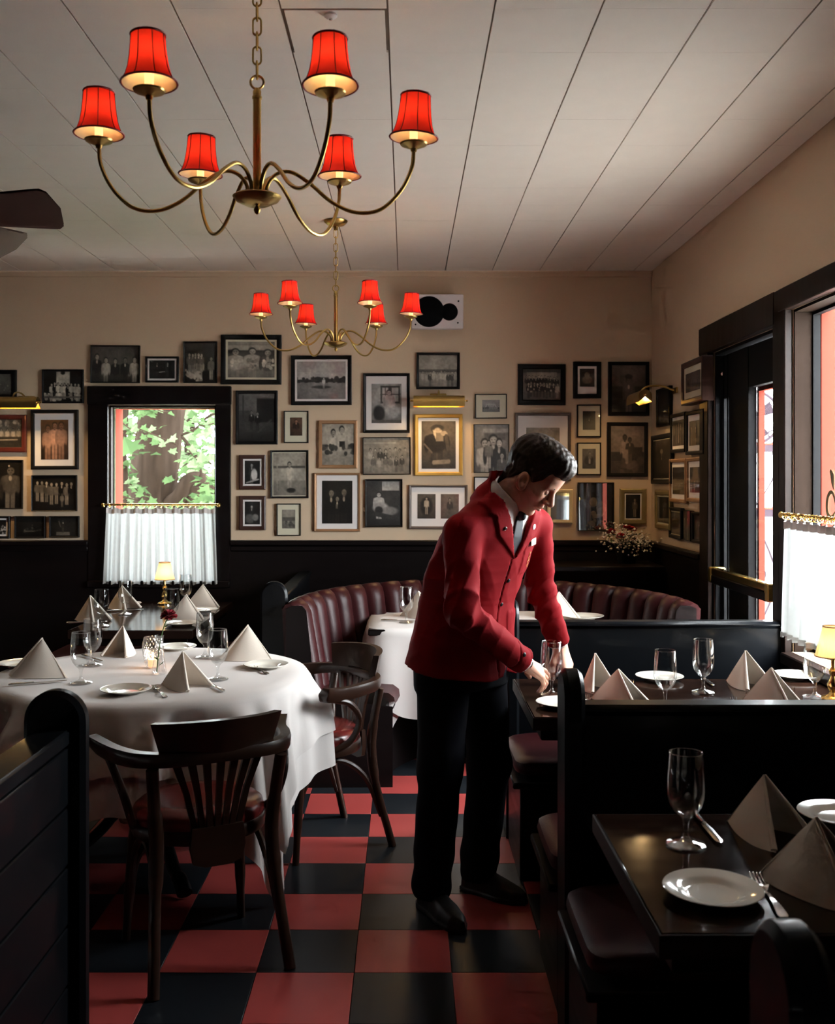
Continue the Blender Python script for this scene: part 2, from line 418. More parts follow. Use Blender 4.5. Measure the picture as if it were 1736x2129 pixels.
# ---- window 1 (back wall)
w1 = thing('window_1', None, None); struct(w1)
ow, ot = .132, .122
MB().box(x0 - ow, YB - .03, z0 - .05, x0, YB + .01, z1 + ot, .004).build('side_casing', 'darkwood', w1)
MB().box(x1, YB - .03, z0 - .05, x1 + .10, YB + .01, z1 + ot, .004).build('side_casing', 'darkwood', w1)
MB().box(x0 - ow - .004, YB - .034, z1 + .002, x1 + .104, YB + .01, z1 + ot + .004, .004).build('head_casing', 'darkwood', w1)
MB().box(x0 - ow, YB - .055, z0 - .05, x1 + .10, YB + .12, z0 - .004, .006).build('window_sill', 'darkwood', w1)
MB().box(x0, YB + .01, z0, x0 + .012, YB + .07, z1).box(x1 - .012, YB + .01, z0, x1, YB + .07, z1).box(x0, YB + .01, z1 - .012, x1, YB + .07, z1).build('inner_stop', 'jamb', w1)
MB().box(x0, YB + .07, z0, x0 + .018, YB + .10, z1).box(x1 - .018, YB + .07, z0, x1, YB + .10, z1).box(x0, YB + .07, z1 - .018, x1, YB + .10, z1).box(x0, YB + .07, z0, x1, YB + .10, z0 + .02).build('sash', mat('pale_sash_paint', (.05, .056, .036), .8, spec=0), w1)
MB().box(x0 - .03, YB + .10, z0 - .05, x0 + .012, YB + .30, z1 + .05).box(x1 - .012, YB + .10, z0 - .05, x1 + .03, YB + .30, z1 + .05).box(x0, YB + .10, z1 - .01, x1, YB + .30, z1 + .05).build('outer_frame', 'red_paint', w1)
MB().box(x0 + .01, YB + .082, z0 + .01, x1 - .01, YB + .086, z1 - .01).build('window_pane', 'pane', w1)
# ---- window 2 (right wall)
def side_window(name, wn):
    ya, yb, za, zb = wn
    r = thing(name, None, None); struct(r)
    MB().box(XR - .03, yb, za - .05, XR + .01, yb + (.075 if wn is WIN2 else .1), zb + .098, .004).build('side_casing', 'trimwood', r)
    MB().box(XR - .03, ya - .1, za - .05, XR + .01, ya, zb + .098, .004).build('side_casing', 'trimwood', r)
    MB().box(XR - .034, ya - .1, zb, XR + .01, yb + .075, zb + .098, .004).build('head_casing', 'trimwood', r)
    MB().box(XR - .05, ya - .06, za - .05, XR + .14, yb, za - .002, .006).build('window_sill', 'trimwood', r)
    MB().box(XR + .01, yb - .012, za, XR + .085, yb, zb).box(XR + .01, ya, za, XR + .085, ya + .012, zb).box(XR + .01, ya, zb - .012, XR + .085, yb, zb).build('jamb_lining', 'jamb', r)
    MB().box(XR + .085, yb - .022, za, XR + .115, yb, zb).box(XR + .085, ya, za, XR + .115, ya + .022, zb).box(XR + .085, ya, zb - .025, XR + .115, yb, zb).box(XR + .085, ya, za, XR + .115, yb, za + .03).build('sash', 'doorblack', r)
    MB().box(XR + .118, yb - .022, za - .05, XR + .235, yb + .05, zb + .05, .004).box(XR + .118, ya - .05, za - .05, XR + .235, ya + .022, zb + .05, .004).build('outer_frame', 'red_paint', r)
    MB().box(XR + .096, ya + .01, za + .01, XR + .100, yb - .01, zb - .01).build('window_pane', 'pane', r)
    return r
w2 = side_window('window_2', WIN2)
# gold script lettering on the pane, cut by the frame edge
def onpane(px, py, X=XR + .094):
    Y = X * F_PX / (px - PX); return Vector((X, Y, CAM_H - (py - PY) * Y / F_PX))
lt = MB()
for path, rad in (([(1726, 978), (1730, 990), (1731, 1003), (1733, 1018)], [.008, .017, .014, .003]),
                  ([(1738, 1062), (1728, 1076), (1720, 1066), (1719, 1045), (1723, 1028), (1730, 1024), (1736, 1040), (1742, 1070), (1752, 1072)], [.004, .008, .011, .012, .010, .007, .009, .010, .004])):
    pts = [onpane(*p) for p in path]; sp = spline(pts, 5)
    rs = list(np.interp(np.linspace(0, len(rad) - 1, len(sp)), range(len(rad)), rad))
    lt.tube(sp, rs, 8, flat=1.0)
for i, v in enumerate(lt.v): lt.v[i] = (XR + .094 + (v[0] - XR - .094) * .08, v[1], v[2])
tag(lt.build('gold_lettering', mat('gold_leaf_lettering', (.06, .045, .012), .5, metal=.3), w2), 'partial gold script letters painted on the window pane')
# ---- door in the right wall
d1 = thing('door_1', None, None); struct(d1)
ya, yb, za, zb = DO
MB().box(XR - .03, yb, 0, XR + .01, yb + .157, 2.361, .004).build('side_casing', 'trimwood', d1)
MB().box(XR - .03, ya - .085, 0, XR + .01, ya, 2.361, .004).build('side_casing', 'trimwood', d1)
MB().box(XR - .034, ya - .02, zb, XR + .01, yb + .157, 2.361, .004).build('head_casing', 'trimwood', d1)
MB().box(XR + .01, yb - .015, 0, XR + .16, yb, zb).box(XR + .01, ya, 0, XR + .16, ya + .015, zb).box(XR + .01, ya, zb - .015, XR + .16, yb, zb).build('jamb_lining', 'doorblack', d1)
dx0, dx1 = XR + .045, XR + .09
MB().box(dx0, 5.525, .02, dx1, yb - .018, zb - .02, .003).build('stile', 'doorblack', d1)
MB().box(dx0, 5.455, .02, dx1, 5.470, zb - .02, .003).build('stile', 'doorblack', d1)
MB().box(dx0, 5.130, .02, dx1, 5.430, zb - .02, .003).build('stile', 'doorblack', d1)
MB().box(dx0, ya + .018, .02, dx1, ya + .08, zb - .02, .003).build('stile', 'doorblack', d1)
MB().box(dx0 + .003, 5.43, 1.965, dx1 - .003, yb - .02, zb - .02, .003).build('top_rail', 'doorblack', d1)
MB().box(dx0 + .003, ya + .08, 1.99, dx1 - .003, 5.13, zb - .02, .003).build('top_rail', 'doorblack', d1)
MB().box(dx0 + .003, ya + .02, .02, dx1 - .003, yb - .02, .3, .003).build('bottom_rail', 'doorblack', d1)
MB().box(dx0 + .02, ya + .07, .29, dx0 + .024, 5.14, 2.0).build('door_pane', 'pane', d1)
MB().box(dx0 + .02, 5.42, .29, dx0 + .024, 5.53, 1.97).build('door_pane', 'pane', d1)
MB().box(dx1 + .001, 5.105, .3, dx1 + .03, 5.132, 2.0).box(dx1 + .001, ya + .07, 1.97, dx1 + .03, 5.132, 2.0).build('outer_bead', 'red_paint', d1)
pb = MB().box(XR - .028, ya + .09, 1.030, XR + .012, 5.50, 1.066, .004).build('push_bar', 'brass_bright', d1)
MB().box(XR - .030, ya + .09, .985, XR - .006, 5.50, 1.029, .004).build('bar_face', 'blackpaint', pb)
for yy in (ya + .06, 5.50):
    MB().box(XR - .03, yy, .985, XR + .05, yy + .05, 1.068, .006).build('bracket', 'brass', pb)
MB().lathe([(0, 0), (.011, 0), (.012, .006), (0, .012)], 12, (XR + .02, 5.45, 2.09), Matrix.Rotation(R(-90), 3, 'Y')).build('door_stud', 'steel', d1)
# ---- outdoors
struct(MB().box(-30, -20, -.4, 60, 60, -.2).build('ground', 'earth'))
# ================================================================== booths, tables, chairs
def arch_poly(c, hw, top, n=14):       # board outline with a round top in (s, z)
    r = hw; pts = [(c - hw, 0), (c - hw, top - r)]
    pts += [(c - r * math.cos(a), top - r + r * math.sin(a)) for a in [PI * k / n for k in range(1, n)]]
    return pts + [(c + hw, top - r), (c + hw, 0)]
def arch_board(mb, c, hw, top, t0, t1, ax, bev=.008):   # rounded-over edges: three slices
    def ins(d): return arch_poly(c, hw - d, top - d)
    A, B, C_, D = ins(bev), ins(0), ins(0), ins(bev)
    n = len(A); sl = [(A, t0), (B, t0 + bev), (C_, t1 - bev), (D, t1)]
    def P(p, t): return {'y': (p[0], t, p[1]), 'x': (t, p[0], p[1])}[ax]
    vs = [P(p, t) for poly, t in sl for p in poly]; fs = [tuple(range(n)), tuple(range(3 * n, 4 * n))]
    for k in range(3):
        for i in range(n - 1): fs.append((k * n + i, k * n + i + 1, (k + 1) * n + i + 1, (k + 1) * n + i))
    return mb.add(vs, fs)
Z_RAIL, Z_POST = .923, 1.016
def cross_partition(Y, label, xr=1.622):
    t = thing('booth_partition', label, 'partition', (0, 0, 0))
    MB().box(.475, Y - .03, 0, xr, Y + .03, Z_RAIL - .028, .003).build('panel', 'blackpaint', t)
    MB().box(.475, Y - .042, Z_RAIL - .028, xr, Y + .042, Z_RAIL, .011).build('top_rail', 'blackpaint', t)
    arch_board(MB(), Y, .078, Z_POST, .428, .484, 'x', .012).build('end_post', 'blackpaint', t)
    return t
cross_partition(4.50, 'black booth partition behind the waiter, below the glass door')
cross_partition(2.865, 'black booth partition between the two wooden booth tables')
cross_partition(1.225, 'black booth partition end at the bottom right corner')
def cushion(mb, x0, y0, z0, x1, y1, z1, e=4.0, n=14):       # soft superellipsoid block
    cx, cyy, cz = (x0 + x1) / 2, (y0 + y1) / 2, (z0 + z1) / 2; hx, hy, hz = (x1 - x0) / 2, (y1 - y0) / 2, (z1 - z0) / 2
    def S(c, p): return math.copysign(abs(c) ** p, c)
    def fn(u, v):
        a, b = 2 * PI * u, PI * (v - .5)
        cb, sb = S(math.cos(b), .35), S(math.sin(b), .55)
        return (cx + hx * cb * S(math.cos(a), .22), cyy + hy * cb * S(math.sin(a), .22), cz + hz * sb)
    return mb.grid(fn, 40, n, cu=True)
def bench_x(y0, y1, label, x0=.405, x1=1.62):
    t = thing('booth_bench', label, 'bench', (0, 0, 0))
    MB().box(x0 + .03, y0 + .03, 0, x1, y1 - .01, .36, .004).build('bench_base', 'darkwood', t)
    MB().box(x0, y0, .36, x1, y1, .385, .005).build('seat_board', 'darkwood', t)
    cushion(MB(), x0 + .01, y0 + .005, .386, x1 - .01, y1 - .005, .475).build('seat_cushion', 'leather', t)
    return t
bench_x(3.93, 4.415, 'burgundy cushioned booth bench in front of the waiter')
bench_x(2.95, 3.38, 'burgundy booth bench hidden behind the middle partition')
bench_x(2.33, 2.782, 'burgundy booth bench at the near wooden table')
bench_x(1.31, 1.72, 'burgundy booth bench at the bottom right edge')
def booth_table(x0, y0, x1, y1, label, ax='x'):
    t = thing('booth_table', label, 'table', (0, 0, 0))
    MB().box(x0 + .004, y0 + .004, .707, x1, y1 - .004, .75, .003).build('table_top', 'tabletop', t)
    for q in ((x0, y0, x0 + .0045, y1), (x0, y0, x1, y0 + .0045), (x0, y1 - .0045, x1, y1)):
        MB().box(q[0], q[1], .706, q[2], q[3], .7485, .0015).build('edge_band', 'edgewood', t)
    MB().box(x0 + .03, y0 + .03, .665, x1 - .03, y1 - .03, .704, .004).build('apron', 'darkwood', t)
    cx, cyy = (x0 + x1) / 2 + (.12 if ax == 'x' else 0), (y0 + y1) / 2
    MB().lathe([(.06, .06), (.045, .1), (.04, .3), (.05, .6), (.09, .664)], 20, (cx, cyy, 0), cap=True).build('pedestal', 'darkwood', t)
    MB().box(cx - .05, cyy - .25, 0, cx + .05, cyy + .25, .06, .02).box(cx - .25, cyy - .05, 0, cx + .25, cyy + .05, .06, .02).build('foot', 'darkwood', t)
    return t
booth_table(.42, 3.43, 1.615, 4.09, 'dark varnished booth table the waiter is setting')
booth_table(.44, 1.80, 1.615, 2.45, 'dark varnished booth table at the bottom right')
booth_table(-1.76, 5.38, -1.11, 6.62, 'dark varnished table under the back window', 'y')
# ---- partitions running in depth
def long_partition(X, y0, y1, hw, label, planks, end):
    t = thing('booth_partition', label, 'partition', (0, 0, 0))
    if planks:
        MB().box(X - .028, y0, 0, X + .028, y1, Z_RAIL - .03).build('core', 'blackpaint', t)
        zz = 0.0
        for k in range(6):
            h = .146
            for s in (-1, 1):
                MB().box(X + s * .028 - (.012 if s < 0 else 0), y0, zz + .002, X + s * .028 + (.012 if s > 0 else 0), y1, zz + h - .003, .003).build('plank', 'blackpaint', t)
            zz += h + .001
        MB().box(X - .043, y0, Z_RAIL - .040, X + .043, y1, Z_RAIL, .006).build('top_rail', 'blackpaint', t)
    else:
        MB().box(X - .03, y0, 0, X + .03, y1, Z_RAIL - .028).build('panel', 'blackpaint', t)
        MB().box(X - .042, y0, Z_RAIL - .028, X + .042, y1, Z_RAIL, .008).build('top_rail', 'blackpaint', t)
    e0, e1 = (y1, y1 + .05) if end > 0 else (y0 - .05, y0)
    arch_board(MB(), X, hw, Z_POST, e0, e1, 'y', .012).build('end_post', 'blackpaint', t)
    return t
long_partition(-.872, .9, 2.56, .077, 'black plank booth partition with rounded end post in the left foreground', True, 1)
long_partition(-.672, 5.30, 6.90, .07, 'black arched booth partition between the window booth and the curved banquette', False, -1)
def bench_y(x0, x1, label):
    t = thing('booth_bench', label, 'bench', (0, 0, 0))
    MB().box(x0 + .02, 5.38, 0, x1 - .02, 6.9, .36, .004).build('bench_base', 'darkwood', t)
    MB().box(x0, 5.36, .36, x1, 6.9, .385, .005).build('seat_board', 'darkwood', t)
    cushion(MB(), x0 + .005, 5.365, .386, x1 - .005, 6.89, .475).build('seat_cushion', 'leather', t)
bench_y(-1.22, -.715, 'booth bench to the right of the window table'); bench_y(-2.215, -1.70, 'booth bench to the left of the window table')
# ---- curved banquette in the corner
bq = thing('curved_banquette', 'curved burgundy leather banquette with channel tufted back in the corner', 'banquette', (.425, 5.2, 0))
QA, QB = .995, 1.15
def qp(t, off=0, z=0):      # t from 0 (left end) round the back to 1 (right end); off inwards
    a = PI + .03 - (PI + .06) * t
    p = Vector((QA * math.cos(a), QB * math.sin(a), 0)); n = Vector((-math.cos(a) / QA, -math.sin(a) / QB, 0)).normalized()
    return p + n * off + Vector((0, 0, z))
NCH = 23
for k in range(NCH):
    t0, t1 = k / NCH, (k + 1) / NCH
    def fn(u, v, t0=t0, t1=t1):
        t = t0 + (t1 - t0) * (.004 + .992 * u)
        bul = (max(0, math.sin(PI * u)) ** .45)
        if v < .8:
            s = v / .8; z = .44 + .44 * s; off = .02 + .085 * (1 - s) + (.055 + .012 * s) * bul
        else:
            a = (v - .8) / .2 * PI * .95; R0 = .034 + .016 * bul
            z = .88 + math.sin(a) * R0 * 1.05; off = -.02 + math.cos(a) * R0 + (.040 * bul if a < PI / 2 else .040 * bul * max(0, math.sin(a))) + .005
        return qp(t, off, z)
    MB().grid(fn, 10, 18).build('channel', 'leather', bq, smooth=70)
    if k in (0, NCH - 1):
        e_ = 0 if k == 0 else 1
        MB().add([fn(e_, q / 18) for q in range(19)] + [qp(e_, -.028, .44)], [tuple(range(20))]).build('end_cap', 'leather', bq)
def seatfn(u, v):
    prof = [(.50, .38), (.515, .41), (.51, .445), (.48, .468), (.30, .478), (.10, .47), (.04, .45)]
    x = v * (len(prof) - 1); i = min(int(x), len(prof) - 2); f = x - i
    o = prof[i][0] * (1 - f) + prof[i + 1][0] * f; z = prof[i][1] * (1 - f) + prof[i + 1][1] * f
    return qp(u, o, z)
MB().grid(seatfn, 60, 12).build('seat', 'leather', bq, smooth=70)
MB().grid(lambda u, v: qp(u, .46 if v < .5 else .02, [0, .38, .38, 0][0] if v == 0 else (.38 if v <= .5 else .38)), 60, 2).grid(lambda u, v: qp(u, .46, .38 * v), 60, 1).build('plinth', 'darkwood', bq)
MB().grid(lambda u, v: qp(u, -.012, .90 * v), 60, 1).grid(lambda u, v: qp(u, -.028, .90 * v), 60, 1).build('back_shell', 'darkwood', bq)
for t in (0, 1):
    sgn = 1 if t == 0 else -1
    a, b = qp(t, -.028), qp(t, .48)
    MB().prism([(0, 0), (.53, 0), (.53, .40), (.17, .44), (.13, .60), (.10, .88), (.08, .905), (.03, .905), (0, .89)], -.012, 0).build('end_panel', 'darkwood', bq)
    e = [c for c in bq.children if c.name.startswith('end_panel')][-1]
    e.location = a; d = (b - a); e.rotation_euler = (0, 0, math.atan2(d.y, d.x))
    if t == 1: e.location = a + Vector((0, -.0, 0))
# ---- round table and its cloths
RT = Vector((-1.03, 4.2, 0)); RR = .62
rt = thing('round_table', 'round dining table on a curved four footed iron base under white cloth', 'table', RT)
MB().lathe([(0, .715), (RR - .01, .715), (RR, .72), (RR, .742), (RR - .006, .748), (0, .748)], 48).build('table_top', 'darkwood', rt)
MB().lathe([(.0, .05), (.05, .06), (.045, .12), (.035, .3), (.04, .55), (.07, .66), (.2, .70), (.2, .714), (0, .714)], 20).build('column', 'blackpaint', rt)
for k in range(4):
    a = R(28 + 90 * k); d = Vector((math.cos(a), math.sin(a), 0))
    sp = spline([d * .03 + Vector((0, 0, .30)), d * .10 + Vector((0, 0, .26)), d * .20 + Vector((0, 0, .15)), d * .32 + Vector((0, 0, .07)), d * .42 + Vector((0, 0, .05)), d * .47 + Vector((0, 0, .025))], 6)
    MB().tube(sp, [.032] * 10 + [.026] * 12 + [.03] * 9, 10, flat=.8).build('foot', 'blackpaint', rt)
def cloth(name, label, loc, edge, hang, z, seed, zmin=.02, nth=260, folds=9, amp=.05, flare=.16, group=None):
    rnd = random.Random(seed); ph = [rnd.uniform(0, 6.28) for _ in range(6)]
    mb = MB(); ns = 22; nt_ = 8
    E = [Vector((*edge(2 * PI * i / nth), 0)) for i in range(nth)]
    Nn = []
    for i in range(nth):
        d = E[(i + 1) % nth] - E[i - 1]; Nn.append(Vector((d.y, -d.x, 0)).normalized())
    rows = nt_ + ns + 1
    for i in range(nth):
        th = 2 * PI * i / nth; L = hang(th)
        for j in range(rows):
            if j <= nt_:
                q = E[i] * (.02 + .98 * j / nt_); wv = .0009 * math.sin(7 * q.x + ph[0]) * math.sin(9 * q.y + ph[1])
                mb.v.append((q.x, q.y, z + wv))
            else:
                s = (j - nt_) / ns; l = L * s
                f = math.sin(folds * th + ph[0] + .8 * math.sin(2 * th + ph[1])) * .65 + .35 * math.sin((folds * 2 - 3) * th + ph[2] + .9 * math.sin(3 * th + ph[4])) + .22 * math.sin(folds * 3.3 * round(1) * th + ph[3])
                w_ = min(1, l / .13); w_ = w_ * w_ * (3 - 2 * w_)
                o = .012 * min(1, l / .02) + flare * l * .55 + amp * w_ * (f + .25) * (.6 + L)
                tx = Vector((-Nn[i].y, Nn[i].x, 0)) * (amp * .35 * w_ * math.cos(folds * th + ph[0]))
                zz = z - l * .985 + (.010 if l < .012 else 0) * (1 - l / .012 if l < .012 else 0)
                q = E[i] + Nn[i] * max(o, .012 * min(1, l / .02)) + tx
                mb.v.append((q.x, q.y, max(zz, zmin + .004 * math.sin(5 * th))))
    for i in range(nth):
        for j in range(rows - 1):
            i2 = (i + 1) % nth; mb.f.append((i * rows + j, i2 * rows + j, i2 * rows + j + 1, i * rows + j + 1))
    mb.f.append(tuple(i * rows for i in range(nth)))
    o = mb.build(name, 'linen', None, smooth=75, loc=loc)
    return tag(o, label, 'tablecloth', group)
def square_hang(half, Rr, corner, soft=.0):
    def h(th):
        a = (th - corner + PI / 4) % (PI / 2) - PI / 4          # angle from the nearest corner
        return half / math.cos(PI / 4 - abs(a)) - Rr
    return h
cloth('tablecloth', 'white under cloth of the round table, its corner points near the floor', RT + Vector((0, 0, .0)), lambda t: (RR * math.cos(t), RR * math.sin(t)), square_hang(.985, RR, R(-39)), .7495, 3, folds=9, amp=.066, flare=.12)
cloth('tablecloth', 'white square top cloth on the round dining table', RT, lambda t: ((RR + .003) * math.cos(t), (RR + .003) * math.sin(t)), square_hang(.845, RR, R(-39)), .7525, 3, folds=9, amp=.066, flare=.27)
# ---- square table in the corner banquette
CT = Vector((.425, 5.78, 0)); HX, HY = .625, .36
ct = thing('corner_table', 'cloth covered table inside the curved banquette', 'table', CT)
MB().box(-HX, -HY, .715, HX, HY, .748, .006).build('table_top', 'darkwood', ct)
MB().lathe([(.22, 0), (.22, .03), (.05, .06), (.04, .3), (.05, .65), (.15, .714)], 20, cap=True).build('pedestal', 'blackpaint', ct)
def rect_edge(hx, hy, p=9):
    def e(t):
        c, s = math.cos(t), math.sin(t)
        r = (abs(c / hx) ** p + abs(s / hy) ** p) ** (-1 / p)
        return (r * c, r * s)
    return e
def rect_hang(hx, hy, side, cor):
    tc = math.atan2(hy, hx)
    def h(t):
        a = min(abs((t - k + PI) % (2 * PI) - PI) for k in (tc, PI - tc, -tc, PI + tc))
        return side + cor * math.exp(-(a / .10) ** 2)
    return h
cloth('tablecloth', 'white under cloth of the corner table, its point hanging to the floor', CT, rect_edge(HX, HY), rect_hang(HX, HY, .40, .30), .7495, 8, folds=6, amp=.03, flare=.07, nth=300)
cloth('tablecloth', 'white top cloth on the table behind the waiter', CT, rect_edge(HX + .003, HY + .003), rect_hang(HX, HY, .47, -.10), .7525, 8, folds=6, amp=.026, flare=.11, nth=300)
# ---- bentwood armchair
def make_chair():
    t = thing('bentwood_armchair', 'x', 'chair', (0, 0, 0), group='bentwood armchairs at the round table')
    # seat ring and pad (y forward)
    def ring(a, r=1.0): return Vector((.215 * r * math.cos(a), .21 * r * math.sin(a) * (1.0 if math.sin(a) > 0 else .96), 0))
    mb = MB()
    prof = [(.90, .405), (1.0, .405), (1.02, .415), (1.02, .44), (1.0, .448), (.90, .448)]
    mb.grid(lambda u, v: ring(2 * PI * u, prof[int(round(v * 5))][0]) + Vector((0, 0, prof[int(round(v * 5))][1])), 40, 5, cu=True).build('seat_ring', 'chairwood', t)
    pp = [(.985, .448), (.995, .462), (.97, .482), (.88, .497), (.6, .503), (.02, .503)]
    MB().grid(lambda u, v: ring(2 * PI * u, pp[int(round(v * 5))][0]) + Vector((0, 0, pp[int(round(v * 5))][1])), 40, 5, cu=True).build('seat_pad', 'leather_red', t, smooth=80)
    MB().lathe([(.0, .404), (.19, .404), (.19, .412)], 24).build('seat_underside', 'chairwood', t)
    # legs
    for s in (-1, 1):
        MB().tube(spline([(s * .175, .12, .41), (s * .185, .145, .28), (s * .20, .17, .0)], 6), [.021] * 5 + [.018] * 5 + [.014] * 3, 10).build('leg', 'chairwood', t)
        MB().tube(spline([(s * .205, -.215, .665), (s * .195, -.195, .55), (s * .185, -.185, .42), (s * .195, -.205, .25), (s * .215, -.27, .0)], 6), [.017] * 8 + [.020] * 9 + [.016] * 8, 10, flat=1.15).build('leg', 'chairwood', t)
        # hoop from arm to seat side
        MB().tube(spline([(s * .285, .05, .66), (s * .283, -.03, .635), (s * .262, -.085, .56), (s * .232, -.06, .47), (s * .205, .03, .425), (s * .18, .10, .415)], 7), .0135, 9).build('arm_support', 'chairwood', t)
        # arch under the seat
        MB().tube(spline([(s * .19, .155, .15), (s * .185, .125, .29), (s * .18, .04, .375), (s * .18, -.06, .375), (s * .185, -.16, .29), (s * .20, -.225, .13)], 7), .0115, 8).build('arch_brace', 'chairwood', t)
    MB().tube(spline([(-.19, .155, .15), (-.16, .145, .29), (-.06, .14, .375), (.06, .14, .375), (.16, .145, .29), (.19, .155, .15)], 7), .0115, 8).build('arch_brace', 'chairwood', t)
    # bent arm rail: U in plan with flared paddle ends
    pl = [(-.318, .108, .690), (-.302, .070, .682), (-.280, .0, .676), (-.262, -.09, .682), (-.225, -.175, .688), (-.14, -.232, .692), (0, -.250, .694),
          (.14, -.232, .692), (.225, -.175, .688), (.262, -.09, .682), (.280, .0, .676), (.302, .070, .682), (.318, .108, .690)]
    sp = spline(pl, 7); n = len(sp); mb = MB(); prev = None
    for i, p in enumerate(sp):
        d = (sp[min(i + 1, n - 1)] - sp[max(i - 1, 0)]).normalized(); sd = d.cross(Vector((0, 0, 1))).normalized()
        f = abs(i / (n - 1) - .5) * 2
        wd = .0185 + .004 * f; th = .018 + .013 * f
        if f > .92: th *= math.sqrt(max(.04, 1 - ((f - .92) / .082) ** 2))
        for (a, b) in ((-1, -.6), (-.8, -1), (.8, -1), (1, -.6), (1, .6), (.8, 1), (-.8, 1), (-1, .6)):
            mb.v.append(tuple(p + sd * a * wd + Vector((0, 0, b * th)) + Vector((math.copysign(1, p.x) * .5 * f * f * b * th, 0, 0))))
    for i in range(n - 1):
        for j in range(8): mb.f.append((i * 8 + j, i * 8 + (j + 1) % 8, (i + 1) * 8 + (j + 1) % 8, (i + 1) * 8 + j))
    mb.f.append(tuple(range(8))); mb.f.append(tuple((n - 1) * 8 + j for j in range(8)))
    mb.build('arm_rail', 'chairwood', t, smooth=50)
    # tall crest board on the back of the rail
    def crest(u, v):
        prof = [(-1, 0), (-1, 1), (1, 1), (1, 0)][int(round(v * 4)) % 4]
        a = -PI / 2 + (u - .5) * 2 * (.82 if prof[1] > .5 else .72)
        rx, ry = .262 + .013 * prof[0] + .012 * prof[1], .252 + .013 * prof[0] + .035 * prof[1]
        zz = .706 if prof[1] < .5 else .800 + .012 * math.cos((u - .5) * 3)
        return Vector((rx * math.cos(a), ry * math.sin(a) - .004, zz))
    mb = MB().grid(crest, 24, 4, cv=True)
    b = len(mb.v) - 25 * 4; mb.f.append(tuple(range(b, b + 4))); mb.f.append(tuple(range(b + 24 * 4, b + 25 * 4)))
    mb.build('crest_board', 'chairwood', t, smooth=50)
    # fan splat
    for k in range(7):
        u = (k - 3) / 3
        top = Vector((u * .135, -.243 + .035 * u * u, .682)); bot = Vector((u * .070, -.205 + .008 * u * u, .46))
        mb = MB(); m_ = (top + bot) / 2 + Vector((u * -.006, .004, 0))
        for (a, c, w0, w1) in ((top, m_, .0125, .0095), (m_, bot, .0095, .0088)):
            vs = []
            for (q, wd) in ((a, w0), (c, w1)):
                vs += [q + Vector((-wd, -.006, 0)), q + Vector((wd, -.006, 0)), q + Vector((wd, .006, 0)), q + Vector((-wd, .006, 0))]
            mb.add(vs, [(0, 1, 5, 4), (1, 2, 6, 5), (2, 3, 7, 6), (3, 0, 4, 7), (0, 3, 2, 1), (4, 5, 6, 7)])
        mb.build('slat', 'chairwood', t, smooth=0)
    MB().prism([(-.082, .465), (.082, .465), (.088, .40), (.078, .355), (.04, .342), (-.04, .342), (-.078, .355), (-.088, .40)], -.214, -.196).build('splat_base', 'chairwood', t)
    return t
ch = make_chair()
def face(v): return math.atan2(v[1], v[0]) - PI / 2
put(ch, (-.680, 3.40, 0), face((-.46, .89)), 'dark bentwood armchair with its slatted back to the camera')
c2 = copy_tree(ch); put(c2, (-.40, 4.39, 0), face((-.85, -.52)), 'dark bentwood armchair with red seat right of the round table')
c3 = copy_tree(ch); put(c3, (-1.69, 3.72, 0), face((.81, .59)), 'dark bentwood armchair at the left edge behind the black partition')
